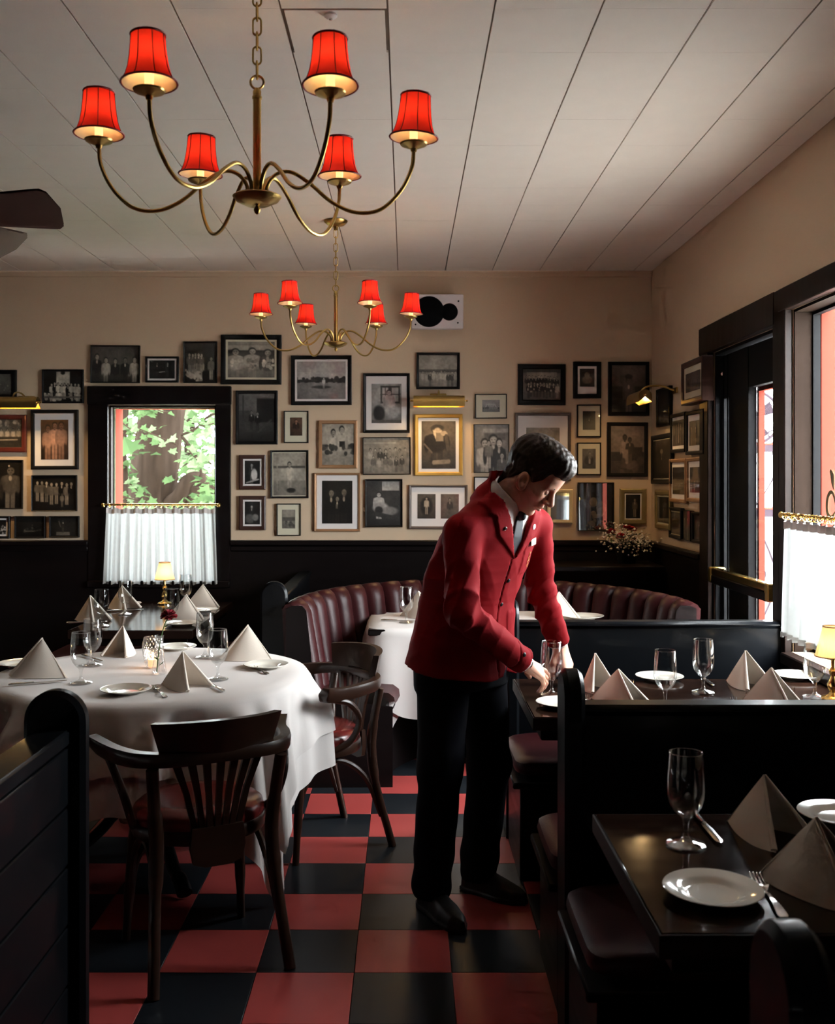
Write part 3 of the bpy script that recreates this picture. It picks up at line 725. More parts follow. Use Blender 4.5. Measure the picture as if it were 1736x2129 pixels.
# ================================================================== pictures on the walls
_ng = {}
def paint(W, H, ops, tint, seed):
    rs = np.random.RandomState(seed)
    v, u = np.meshgrid(np.linspace(0, 1, H), np.linspace(0, 1, W), indexing='ij'); asp = W / H
    img = np.full((H, W), .2)
    def soft(n):      # smooth random field
        g = rs.rand(H // n + 3, W // n + 3)
        g = np.stack([np.interp(np.arange(W) / n, np.arange(g.shape[1]), r) for r in g])
        return np.stack([np.interp(np.arange(H) / n, np.arange(g.shape[0]), c) for c in g.T], 1)
    low = soft(8)
    def sm(d, s=.02): return np.clip(.5 - d / s, 0, 1)
    def ell(cx, cyy, rx, ry, c, s=.35):
        nonlocal img
        a = sm(np.sqrt(((u - cx) / rx) ** 2 + ((v - cyy) / ry) ** 2) - 1, s); img = img * (1 - a) + c * a
    def rect(x0, y0, x1, y1, c):
        nonlocal img
        a = sm(np.maximum(np.maximum(x0 - u, u - x1), np.maximum(y0 - v, v - y1)), .02); img = img * (1 - a) + c * a
    def person(x, top, h, body, skin=.62, wide=1.0, hair=.05):
        w_ = h * .115 / asp * wide; tone = body * (.75 if body > .3 else 1.6) + .01
        rect(x - w_ * .62, top + h * .52, x - w_ * .06, top + h * 1.0, tone); rect(x + w_ * .06, top + h * .52, x + w_ * .62, top + h * 1.0, tone)
        ell(x, top + h * .42, w_ * 1.0, h * .20, body, .25); ell(x, top + h * .27, w_ * 1.15, h * .075, body, .3)
        ell(x - w_ * 1.05, top + h * .42, w_ * .28, h * .17, body * .85, .4); ell(x + w_ * 1.05, top + h * .42, w_ * .28, h * .17, body * .85, .4)
        rect(x - w_ * .22, top + h * .16, x + w_ * .22, top + h * .23, skin * .7)
        if body < .25: ell(x, top + h * .27, w_ * .22, h * .055, .6, .4)
        ell(x, top + h * .088, w_ * .60, h * .092, hair, .35)
        ell(x + w_ * .05, top + h * .115, w_ * .47, h * .075, skin, .35)
        if h * H > 24:
            for q in (-.18, .22): ell(x + w_ * q, top + h * .105, w_ * .10, h * .010, skin * .3, .8)
            ell(x + w_ * .04, top + h * .155, w_ * .2, h * .008, skin * .4, .8)
    for o in ops:
        k = o[0]
        if k == 'bg': img = o[1] + (o[2] - o[1]) * v
        elif k == 'r': rect(*o[1:])
        elif k == 'e': ell(*o[1:])
        elif k == 'p': person(*o[1:])
        elif k == 'row':
            _, n, xa, xb, top, h, tones = o
            for i in range(n):
                x = xa + (xb - xa) * (i + .5) / n + rs.uniform(-.01, .01)
                person(x, top + rs.uniform(-.03, .03), h * rs.uniform(.92, 1.06), tones[rs.randint(len(tones))], rs.uniform(.45, .7))
        elif k == 'speck':
            _, n, xa, ya, xb, yb, sz, c = o
            for i in range(n): ell(rs.uniform(xa, xb), rs.uniform(ya, yb), sz / asp * rs.uniform(.5, 1.3), sz * rs.uniform(.5, 1.3), c * rs.uniform(.6, 1.2))
        elif k == 'line':
            _, xa, ya, xb, yb, wd, c = o
            tt = np.clip(((u - xa) * (xb - xa) + (v - ya) * (yb - ya)) / ((xb - xa) ** 2 + (yb - ya) ** 2 + 1e-9), 0, 1)
            a = sm(np.sqrt((u - xa - tt * (xb - xa)) ** 2 + (v - ya - tt * (yb - ya)) ** 2) - wd, .02); img = img * (1 - a) + c * a
    vig = 1 - .35 * ((u - .5) ** 2 + (v - .5) ** 2) * 2
    mid = soft(3)
    img = np.clip(img * vig * (1 + (low - .5) * .35 + (mid - .5) * .30) + (rs.rand(H, W) - .5) * .025, .004, 1)
    img = 1.05 * img ** 1.4
    return img[..., None] * np.array(tint)[None, None, :]
BW, SEP, WARM, RED, PINK = (1, .95, .9), (1, .80, .58), (1, .9, .74), (1, .52, .33), (.86, .62, .52)
def print_mesh(w_, h_, ops, tint, seed, m='print'):
    nx = int(max(24, min(96, w_ * 270))); ny = int(max(24, min(96, h_ * 270)))
    col = paint(nx + 1, ny + 1, ops, tint, seed)
    vs = [(-w_ / 2 + w_ * i / nx, 0, h_ / 2 - h_ * j / ny) for j in range(ny + 1) for i in range(nx + 1)]
    fs = [(j * (nx + 1) + i, (j + 1) * (nx + 1) + i, (j + 1) * (nx + 1) + i + 1, j * (nx + 1) + i + 1) for j in range(ny) for i in range(nx)]
    me = bpy.data.meshes.new('photo'); me.from_pydata(vs, [], fs)
    ca = me.color_attributes.new('print', 'FLOAT_COLOR', 'POINT')
    buf = np.ones(((nx + 1) * (ny + 1), 4), dtype=np.float32); buf[:, :3] = col.reshape(-1, 3)
    ca.data.foreach_set('color', buf.ravel()); me.materials.append(M[m])
    return me
def picture(label, w_, h_, fmat, fw, matm, mw, ops, tint, seed, depth=.022, pm='print', second=None, inset=True):
    t = thing('framed_picture', label, 'picture')
    # frame ring, y=0 is the wall side, front at -depth
    prof = [(0, 0), (0, -depth), (.25, -depth - .003), (.8, -depth), (1, -depth + .006), (1, 0)]
    mb = MB(); k = len(prof)
    for (sx, sz) in ((-1, -1), (1, -1), (1, 1), (-1, 1)):
        for (a, y) in prof: mb.v.append((sx * (w_ / 2 - a * fw), y, sz * (h_ / 2 - a * fw)))
    for c in range(4):
        for i in range(k - 1):
            d = (c + 1) % 4; mb.f.append((c * k + i, d * k + i, d * k + i + 1, c * k + i + 1))
    mb.build('frame', fmat, t, smooth=20)
    iw, ih = w_ - 2 * fw, h_ - 2 * fw; y = -depth + .009
    if matm:
        mb = MB().box(-iw / 2, y, -ih / 2, iw / 2, y + .003, ih / 2); mb.build('mat_board', matm, t, smooth=0)
        mwx, mwt, mwb = mw if isinstance(mw, tuple) else (mw, mw, mw)
        pw, phh = iw - 2 * mwx, ih - mwt - mwb; zc = (mwb - mwt) / 2
        if second:
            pw2 = (pw - second) / 2
            for q, sgn in enumerate((-1, 1)):
                o = link('photo', print_mesh(pw2, phh, ops[q], tint, seed + q, pm), t, (sgn * (pw2 + second) / 2, y - .0015, zc))
        else: link('photo', print_mesh(pw, phh, ops, tint, seed, pm), t, (0, y - .0015, zc))
    else:
        link('photo', print_mesh(iw, ih, ops, tint, seed, pm), t, (0, y, 0))
        MB().box(-iw / 2, y + .001, -ih / 2, iw / 2, y + .004, ih / 2).build('backing', 'frame_black', t, smooth=0)
    return t
def hang_back(box, *a, **k):
    x0, y0, x1, y1 = box
    Y = YB - k.get('depth', .022)
    p, q = atY(x0, y0, Y), atY(x1, y1, Y)
    t = picture(a[0], q.x - p.x, p.z - q.z, *a[1:], **k)
    t.location = ((p.x + q.x) / 2, YB - .002, (p.z + q.z) / 2); t.rotation_euler = (random.uniform(-.01, 0), random.uniform(-.006, .006), 0)
    return t
def hang_right(box, *a, **k):      # box: px x0, x1 and y range at the middle
    x0, ya, x1, yb = box
    X = XR - k.get('depth', .022)
    Y0, Y1 = X * F_PX / (x0 - PX), X * F_PX / (x1 - PX); Ym = 2 * Y0 * Y1 / (Y0 + Y1)
    za, zb = CAM_H - (ya - PY) * Ym / F_PX, CAM_H - (yb - PY) * Ym / F_PX
    t = picture(a[0], Y0 - Y1, za - zb, *a[1:], **k)
    t.location = (XR - .002, (Y0 + Y1) / 2, (za + zb) / 2); t.rotation_euler = (0, random.uniform(-.006, .006), R(-90))
    return t
FB, FBR, FG, FGR = 'frame_black', 'frame_brown', 'gold', 'frame_grey'
D, L_ = [.03, .05, .08], [.5, .62, .7]
B = hang_back
B((-42, 769, 33, 840), 'black framed dark street photograph at the left edge above the brass light', FB, .028, None, 0, [('bg', .35, .12), ('speck', 20, 0, .4, 1, .8, .04, .4), ('r', 0, .8, 1, 1, .06)], WARM, 1)
B((87, 768, 173, 838), 'thin black frame, staff group in white before a banner', FB, .011, None, 0, [('bg', .05, .05), ('r', .33, .02, .68, .45, .75), ('e', .5, .06, .06, .06, .1), ('row', 9, .15, .95, .38, .55, [.75, .7, .6, .05]), ('speck', 40, 0, .75, 1, 1, .05, .7), ('r', 0, .83, 1, .88, .25)], WARM, 2)
B((-62, 862, 54, 940), 'mahogany framed banquet scene under the left brass light', 'frame_red', .032, None, 0, [('bg', .25, .5), ('row', 8, 0, 1, .3, .5, [.7, .8, .2]), ('speck', 10, .4, .05, 1, .25, .07, .8), ('r', 0, .62, 1, 1, .12), ('line', .2, .75, .9, .72, .02, .7)], SEP, 3)
B((64, 852, 162, 976), 'black frame with white mat, colour photo of three women in long gowns', FB, .024, 'mat_white', .042, [('bg', .25, .1), ('p', .25, .12, .95, .62, .45), ('p', .5, .05, .95, .8, .5), ('p', .74, .04, 1.0, .6, .45), ('r', .0, .75, .1, 1, .05)], RED, 4)
B((-52, 956, 46, 1058), 'dark photograph of a woman in a shawl at the left edge', FB, .006, None, 0, [('bg', .06, .03), ('p', .75, .1, 1.0, .22, .3, 1.4), ('p', .45, .3, .9, .12, .15), ('e', .72, .11, .02, .02, .9)], SEP, 5)
B((65, 988, 159, 1063), 'dark brown group photograph below the three gowns picture', FB, .007, None, 0, [('bg', .03, .03), ('row', 8, .05, .95, .15, .65, [.28, .05, .2, .03]), ('p', .68, .5, .4, .35, .3)], SEP, 6)
B((-32, 1073, 20, 1119), 'small black frame at the left edge above the wainscot', FB, .014, 'mat_white', .012, [('bg', .03, .05), ('speck', 25, .2, .4, 1, 1, .06, .6)], BW, 7)
B((30, 1073, 93, 1119), 'small dark frame with a still life, left of two above the wainscot', FB, .010, None, 0, [('bg', .05, .03), ('r', .3, .68, .65, .75, .22), ('speck', 14, .3, .4, .9, .75, .05, .14)], WARM, 8)
B((102, 1073, 164, 1118), 'small dark frame with a man at a desk, beside the window casing', FB, .010, None, 0, [('bg', .06, .05), ('r', .2, .78, .7, .95, .28), ('p', .45, .1, .7, .07, .12), ('line', .3, .2, .36, .5, .02, .2)], WARM, 9)
B((188, 718, 290, 796), 'thin framed photo of five guests in evening dress above the window', FB, .007, None, 0, [('bg', .22, .1), ('p', .11, .2, .9, .06, .6), ('p', .3, .3, .85, .62, .6), ('p', .5, .33, .8, .05, .5), ('p', .71, .3, .85, .04, .3), ('p', .91, .28, .9, .7, .6)], WARM, 10)
B((302, 741, 371, 795), 'small black frame with thin white mat, two men shaking hands', FB, .014, 'mat_white', .012, [('bg', .04, .03), ('p', .3, .1, .8, .03, .3), ('p', .72, .1, .8, .04, .55), ('line', .4, .65, .6, .62, .02, .4)], BW, 11)
B((381, 710, 451, 796), 'dark photograph of a bride with flowers above the window', FB, .009, None, 0, [('bg', .07, .05), ('p', .5, .3, .7, .5, .5), ('speck', 22, .0, .7, .5, .98, .06, .6), ('p', .85, .35, .6, .3, .4), ('row', 5, .1, .6, .25, .5, [.15, .2])], WARM, 12)
B((459, 696, 585, 799), 'thick black frame, three smiling men wearing flower garlands', FB, .032, 'mat_cream', .014, [('bg', .45, .35), ('r', 0, .1, 1, .22, .6), ('r', 0, .24, 1, .5, .12), ('p', .16, .18, 1.0, .62, .6, 1.6), ('p', .52, .16, 1.0, .6, .62, 1.6), ('p', .85, .2, 1.0, .18, .5, 1.6), ('speck', 16, .05, .5, .3, .75, .05, .8), ('speck', 16, .42, .5, .64, .75, .05, .4), ('speck', 16, .75, .5, .97, .75, .05, .8)], WARM, 13)
B((490, 812, 577, 924), 'black frame with a dark street and tramway photograph beside the window', FB, .020, None, 0, [('bg', .3, .05), ('r', .5, .1, 1, .6, .05), ('r', 0, .35, .3, .6, .12), ('line', .12, .05, .12, .5, .02, .08), ('p', .35, .35, .4, .04, .3), ('p', .52, .38, .4, .04, .3), ('line', .55, .8, .9, .55, .02, .16)], BW, 14)
B((605, 739, 731, 842), 'wide black frame, white houses behind a pond with a boat', FB, .026, 'mat_white', .014, [('bg', .65, .55), ('r', 0, .42, 1, .56, .12), ('r', .02, .28, .28, .48, .75), ('r', .65, .3, 1, .46, .7), ('speck', 30, 0, .44, 1, .56, .05, .08), ('r', 0, .57, 1, 1, .38), ('e', .5, .68, .2, .04, .12), ('p', .55, .42, .3, .7, .6)], BW, 15)
B((590, 854, 641, 921), 'small thin frame with a cream mat and a reddish photo', FB, .007, 'mat_cream', (.034, .038, .042), [('bg', .25, .12), ('p', .5, .1, .9, .1, .5, 1.5)], RED, 16)
B((562, 936, 641, 1036), 'black frame with gilt edge, young athlete standing with a ball', FB, .013, 'mat_cream', .006, [('bg', .62, .5), ('r', 0, .3, 1, .36, .2), ('r', 0, .65, 1, 1, .4), ('r', .1, .05, .14, .9, .55), ('p', .5, .2, .7, .72, .5), ('e', .55, .88, .14, .06, .06)], WARM, 17)
B((497, 946, 552, 1018), 'brown frame with white mat, waiter carrying a tray, upper of two', FBR, .026, 'mat_white', .012, [('bg', .08, .05), ('p', .45, .1, .9, .12, .6), ('e', .62, .6, .2, .25, .8), ('line', .1, .95, .9, .8, .03, .6)], BW, 18)
B((497, 1031, 552, 1102), 'brown frame with white mat, men around a car, lower of two', FBR, .026, 'mat_white', .012, [('bg', .06, .05), ('p', .45, .15, .8, .08, .5), ('e', .3, .75, .3, .2, .22), ('e', .7, .7, .2, .15, .35)], BW, 19)
B((575, 1047, 625, 1114), 'small thin frame with cream mat and a faded landscape photo', FB, .007, 'mat_cream', (.030, .034, .042), [('bg', .5, .3), ('r', 0, .4, 1, .6, .2), ('speck', 12, 0, .5, 1, .9, .08, .2)], WARM, 20)
B((662, 874, 743, 974), 'bronze frame, couple in swimwear arm in arm on a beach', 'goldwood', .024, None, 0, [('bg', .7, .55), ('r', 0, .5, 1, .62, .2), ('r', 0, .62, 1, 1, .5), ('p', .35, .12, .9, .7, .5), ('p', .62, .04, 1.0, .62, .55), ('r', .54, .42, .72, .56, .06), ('r', .3, .62, .42, .95, .5), ('speck', 14, .0, .5, 1, .75, .06, .15)], WARM, 21)
B((653, 983, 749, 1105), 'light bronze frame with white mat, dark formal family portrait', 'goldwood', .017, 'mat_white', .036, [('bg', .06, .03), ('p', .3, .18, 1.0, .03, .3), ('p', .72, .16, 1.0, .03, .35), ('p', .5, .35, .7, .04, .35), ('r', .45, .55, .52, .65, .3)], SEP, 22)
B((755, 776, 852, 900), 'black frame with white mat, woman crouching with a dog by a window', FB, .020, 'mat_white', (.036, .050, .045), [('bg', .62, .4), ('r', .3, .05, .95, .5, .12), ('r', .36, .1, .56, .45, .6), ('r', .68, .1, .9, .45, .6), ('line', .46, .1, .46, .45, .015, .12), ('line', .3, .27, .95, .27, .015, .12), ('p', .58, .15, .7, .45, .5, 1.4), ('e', .7, .7, .25, .18, .6), ('e', .25, .75, .2, .2, .08), ('r', 0, .92, 1, 1, .25)], BW, 23)
B((754, 909, 854, 987), 'thin framed team photo of children in two rows', FB, .006, None, 0, [('bg', .5, .4), ('r', 0, .12, .7, .15, .7), ('row', 8, .1, .95, .28, .5, [.2, .4, .15, .6]), ('row', 6, .15, .9, .5, .45, [.15, .6, .3, .5])], WARM, 24)
B((759, 996, 837, 1096), 'black frame with gilt edge, smiling couple reclining on grass', FB, .011, None, 0, [('bg', .15, .07), ('r', .45, .02, .95, .22, .65), ('p', .35, .25, .6, .68, .6, 1.4), ('e', .4, .6, .22, .12, .5), ('e', .65, .68, .25, .1, .35), ('e', .35, .66, .12, .09, .08), ('line', .3, .75, .9, .85, .05, .1)], BW, 25)
B((850, 1008, 972, 1100), 'grey frame with white mat and two small sepia portraits behind the waiter', FGR, .018, 'mat_white', (.040, .044, .052), [[('bg', .25, .12), ('e', .5, .5, .35, .35, .05), ('p', .5, .12, .7, .6, .6)], [('bg', .3, .2), ('p', .5, .15, .8, .12, .5)]], SEP, 26, second=.035)
B((862, 861, 962, 989), 'gilt frame with white mat, sepia portrait of a sailor with a camera', FG, .025, 'mat_white', .022, [('bg', .28, .14), ('p', .45, .08, .95, .07, .75, 1.9), ('e', .47, .14, .19, .06, .10), ('e', .47, .24, .12, .1, .75), ('r', .42, .24, .64, .42, .35), ('line', .08, .48, .3, .66, .02, .26), ('e', .66, .26, .1, .05, .6), ('line', .72, .32, .82, .8, .05, .16), ('line', .35, .87, .8, .85, .045, .45)], SEP, 27)
B((866, 733, 956, 809), 'black frame with a pale group photo by the shore above the brass light', FB, .017, None, 0, [('bg', .55, .48), ('r', 0, .45, 1, .55, .2), ('r', 0, .55, 1, 1, .45), ('row', 10, .05, 1, .5, .5, [.65, .7, .15, .6])], WARM, 28)
B((988, 819, 1054, 870), 'small thin frame with cream mat and a tiny building photo', FB, .006, 'mat_cream', (.042, .034, .038), [('bg', .55, .3), ('r', .2, .3, .8, .55, .6), ('row', 8, 0, 1, .45, .5, [.15, .4])], BW, 29)
B((985, 882, 1059, 983), 'frameless looking photo of a family of four standing close', FB, .004, None, 0, [('bg', .45, .25), ('r', .25, .08, 1, .16, .6), ('r', .3, .18, .9, .32, .25), ('p', .3, .28, 1.0, .65, .6, 1.2), ('p', .55, .2, 1.1, .04, .6, 1.3), ('p', .72, .28, 1.0, .06, .65), ('p', .42, .32, .6, .3, .6), ('p', .8, .58, .7, .2, .6)], BW, 30)
B((985, 991, 1062, 1098), 'white matted picture mostly hidden behind the waiter', FB, .008, 'mat_white', .05, [('bg', .3, .2), ('p', .5, .1, .9, .1, .5)], BW, 31)
B((1071, 858, 1187, 1000), 'large grey frame with wide white mat and a pale harbour print behind his head', FGR, .020, 'mat_white', (.055, .080, .09), [('bg', .55, .5), ('line', .4, .2, .4, .7, .012, .35), ('line', .6, .3, .6, .7, .012, .35), ('r', 0, .7, 1, 1, .42)], WARM, 32)
B((1077, 757, 1176, 842), 'black frame, large staff portrait in a panelled hall', FB, .034, None, 0, [('bg', .35, .2), ('r', 0, 0, 1, .12, .15), ('r', .1, .1, .9, .3, .5), ('row', 11, .05, .95, .22, .45, [.04, .06, .1]), ('row', 9, .1, .85, .42, .5, [.04, .05]), ('p', .92, .45, .5, .65, .55), ('speck', 18, .1, .5, .9, .75, .025, .6)], WARM, 33)
B((1192, 752, 1250, 828), 'black frame with white mat, sepia portrait of a baby', FB, .030, 'mat_white', (.014, .016, .048), [('bg', .04, .05), ('e', .5, .35, .18, .16, .35), ('e', .5, .62, .35, .22, .3)], SEP, 34)
B((1200, 841, 1250, 909), 'thin black frame with cream mat and a dark doorway photo, upper of two', FB, .008, 'mat_cream', (.030, .036, .042), [('bg', .1, .05), ('p', .5, .3, .7, .04, .15)], BW, 35)
B((1200, 920, 1250, 988), 'thin black frame with cream mat, child on a pony, lower of two', FB, .008, 'mat_cream', (.028, .034, .036), [('bg', .3, .15), ('e', .5, .6, .35, .25, .08), ('p', .55, .15, .6, .3, .5)], BW, 36)
B((1265, 752, 1350, 864), 'big black frame in the corner, woman in a hat before a skyline', FB, .024, None, 0, [('bg', .32, .05), ('r', .25, .2, .36, .6, .18), ('r', 0, .45, 1, .7, .08), ('p', .5, .22, .9, .2, .25), ('e', .5, .24, .12, .05, .05)], PINK, 37)
B((1263, 878, 1347, 991), 'black frame, two boys standing on a rock, rosy print in the corner', FB, .024, None, 0, [('bg', .5, .4), ('r', 0, .55, 1, .75, .1), ('r', 0, .75, 1, 1, .16), ('r', .6, .45, .95, .7, .12), ('p', .42, .18, .7, .6, .15), ('p', .57, .24, .6, .15, .2), ('r', .38, .5, .52, .85, .5), ('speck', 12, 0, .75, 1, 1, .09, .25)], PINK, 38)
t = B((1138, 1017, 1191, 1088), 'pale gilt framed mirror beside the waiter reflecting the curtain', 'palegold', .024, None, 0, [('bg', .6, .5)], BW, 39)
for o in t.children:
    if o.name.startswith('photo'): o.data.materials[0] = M['mirror']; o.name = 'mirror_plate'
t['category'] = 'mirror'
B((1202, 1003, 1277, 1104), 'dark photograph of dancers with window reflections behind the flowers', FB, .006, None, 0, [('bg', .03, .03), ('e', .42, .4, .12, .1, .28), ('e', .65, .55, .14, .16, .2), ('speck', 14, .25, .6, .8, .95, .06, .22)], SEP, 40, pm='print_hi')
B((1289, 1016, 1344, 1090), 'tarnished gilt frame with pale mat, standing musician by the corner', 'greengold', .032, 'mat_white', .008, [('bg', .02, .02), ('p', .62, .15, .8, .2, .35)], SEP, 41)
B((1066, 1010, 1127, 1087), 'brown frame almost wholly hidden behind the face of the waiter', FBR, .02, 'mat_white', .02, [('bg', .2, .1), ('p', .5, .1, .9, .1, .5)], BW, 42)
H_ = hang_right
H_((1365, 806, 1392, 886), 'narrow dark frame on the right wall beneath the picture light arm', FB, .012, None, 0, [('bg', .1, .04), ('r', 0, .7, 1, 1, .05)], WARM, 51)
H_((1354, 903, 1395, 1006), 'black frame nearest the corner on the right wall, figure with a lamp', FB, .03, 'mat_cream', .006, [('bg', .12, .06), ('p', .5, .3, .7, .05, .3), ('e', .5, .3, .08, .06, .5)], SEP, 52)
H_((1362, 1020, 1393, 1100), 'tarnished gilt frame low on the right wall next to the corner', 'greengold', .03, 'mat_cream', .01, [('bg', .06, .03), ('p', .5, .3, .7, .12, .2)], SEP, 53)
H_((1417, 748, 1461, 838), 'thick wooden frame highest on the right wall', 'frame_brown', .032, 'mat_cream', .035, [('bg', .3, .12), ('row', 3, 0, 1, .2, .8, [.06, .12])], PINK, 54, depth=.06)
H_((1394, 859, 1424, 941), 'black frame with white mat, lamplit crowd on the right wall', FB, .022, 'mat_white', (.012, .02, .02), [('bg', .08, .05), ('row', 5, .0, 1, .1, .85, [.3, .35, .2])], SEP, 55)
H_((1426, 853, 1463, 945), 'black frame with white mat right of the lamplit crowd', FB, .022, 'mat_white', (.03, .035, .03), [('bg', .22, .1), ('row', 3, .0, 1, .2, .8, [.1, .2])], SEP, 56, depth=.03)
H_((1392, 954, 1425, 1045), 'bronze frame with white mat left of two under the lamplit crowd', 'goldwood', .022, 'mat_white', .028, [('bg', .05, .1), ('r', 0, .5, 1, .7, .16)], SEP, 57)
H_((1427, 951, 1463, 1044), 'bronze frame with white mat beside the door casing', 'goldwood', .022, 'mat_white', .032, [('bg', .2, .06), ('row', 4, 0, 1, .5, .5, [.04, .3])], BW, 58)
H_((1391, 1055, 1416, 1120), 'small black frame low on the right wall, left of three', FB, .022, 'mat_cream', .006, [('bg', .05, .03), ('r', .1, .1, .8, .2, .1)], BW, 59)
H_((1417, 1061, 1436, 1124), 'small borderless photo low on the right wall, middle of three', FB, .004, None, 0, [('bg', .2, .08), ('row', 3, 0, 1, .2, .8, [.12, .25])], WARM, 60)
H_((1438, 1065, 1464, 1130), 'small black frame low on the right wall, beside the door casing', FB, .018, None, 0, [('bg', .04, .03), ('p', .5, .2, .8, .12, .3)], BW, 61)
# ---- brass picture lights (x along the wall, -y into the room)
def picture_light(label, loc, rz, length, reach, e):
    t = thing('picture_light', label, 'picture light', loc, rz)
    MB().box(-.055, -.012, -.018, .055, 0, .018, .003).build('wall_plate', 'brass', t)
    MB().tube(spline([(0, -.01, 0), (0, -reach * .4, .028), (0, -reach * .8, .022), (0, -reach, -.02)], 6), .006, 8).build('arm', 'brass', t)
    prof = [(.040, -.036)] + [(.040 * math.cos(a), .038 * math.sin(a)) for a in [PI * k / 12 for k in range(13)]] + [(-.040, -.036)]
    def fn(u, v, k=1.0):
        c, s = prof[int(round(v * 14))]
        return (-length / 2 + length * u, -reach + c * k, -.045 + s * k)
    h = MB().grid(fn, 1, 14).grid(lambda u, v: fn(u, v, .95), 1, 14)
    h = h.build('hood', 'brass', t)
    for s in (-1, 1):
        MB().add([(s * length / 2, -reach, -.05)] + [(s * length / 2, -reach + c, -.045 + q) for c, q in prof], [(0, i, i + 1) for i in range(1, 15)]).build('end_cap', 'brass_bright', h)
        MB().lathe([(0, 0), (.006, 0), (.0065, .006), (.004, .010), (.008, .014), (.006, .02), (0, .022)], 10, (s * length / 2, -reach, -.042), Matrix.Rotation(R(90 * s), 3, 'Y')).build('knob', 'brass_bright', h)
    MB().tube([(-length * .4, -reach, -.046), (length * .4, -reach, -.046)], .011, 10).build('tube_bulb', 'bulb', t)
    l = bpy.data.lights.new('picture_lamp', 'AREA'); l.shape = 'RECTANGLE'; l.size = length * .8; l.size_y = .02; l.energy = e; l.color = (1, .62, .26)
    lo = bpy.data.objects.new('picture_lamp', l); COL.objects.link(lo); lo.parent = t; lo.location = (0, -reach, -.066); lo.rotation_euler = (R(-30), 0, 0)
    return t
p = atY(911, 824, YB)
picture_light('brass picture light over the gilt framed sailor portrait', (p.x, YB, p.z), 0, .335, .165, 2.4)
p = atY(56, 829, YB)
picture_light('brass picture light at the left edge of the wall', (p.x, YB, p.z), 0, .335, .26, 3.2)
p = Vector((XR, XR * F_PX / (1405 - PX), 0)); p.z = CAM_H + (993 - 812) * p.y / F_PX
picture_light('brass picture light on the right wall, seen end on', (p.x, p.y, p.z), R(-90), .335, .225, 1.6)
# ---- loudspeaker
s_ = atY(909, 648, YB - .14)
sp_ = thing('wall_speaker', 'white loudspeaker box with two black cones high on the back wall', 'speaker', (s_.x, YB - .12, s_.z)); sp_.rotation_euler = (R(6), 0, 0)
MB().box(-.17, -.06, -.113, .17, .06, .113, .006).build('cabinet', 'white_plastic', sp_)
AX = Matrix.Rotation(R(90), 3, 'X')
MB().lathe([(0, .006), (.06, .010), (.096, .008), (.100, .003), (.100, -.004)], 40, (-.055, -.060, .0), AX).build('woofer', 'black_cloth', sp_)
MB().lathe([(0, .010), (.035, .008), (.053, .006), (.056, .002), (.056, -.004)], 32, (.078, -.060, -.002), AX).build('tweeter', 'black_cloth', sp_)
for (a, b) in ((.137, .068), (.134, -.072), (-.143, -.083), (-.143, .083)):
    MB().lathe([(0, .004), (.005, .003), (.006, 0)], 10, (a, -.060, b), AX).build('screw', 'black_cloth', sp_)
MB().box(-.03, .06, -.03, .03, .118, .03).build('wall_bracket', 'frame_black', sp_)
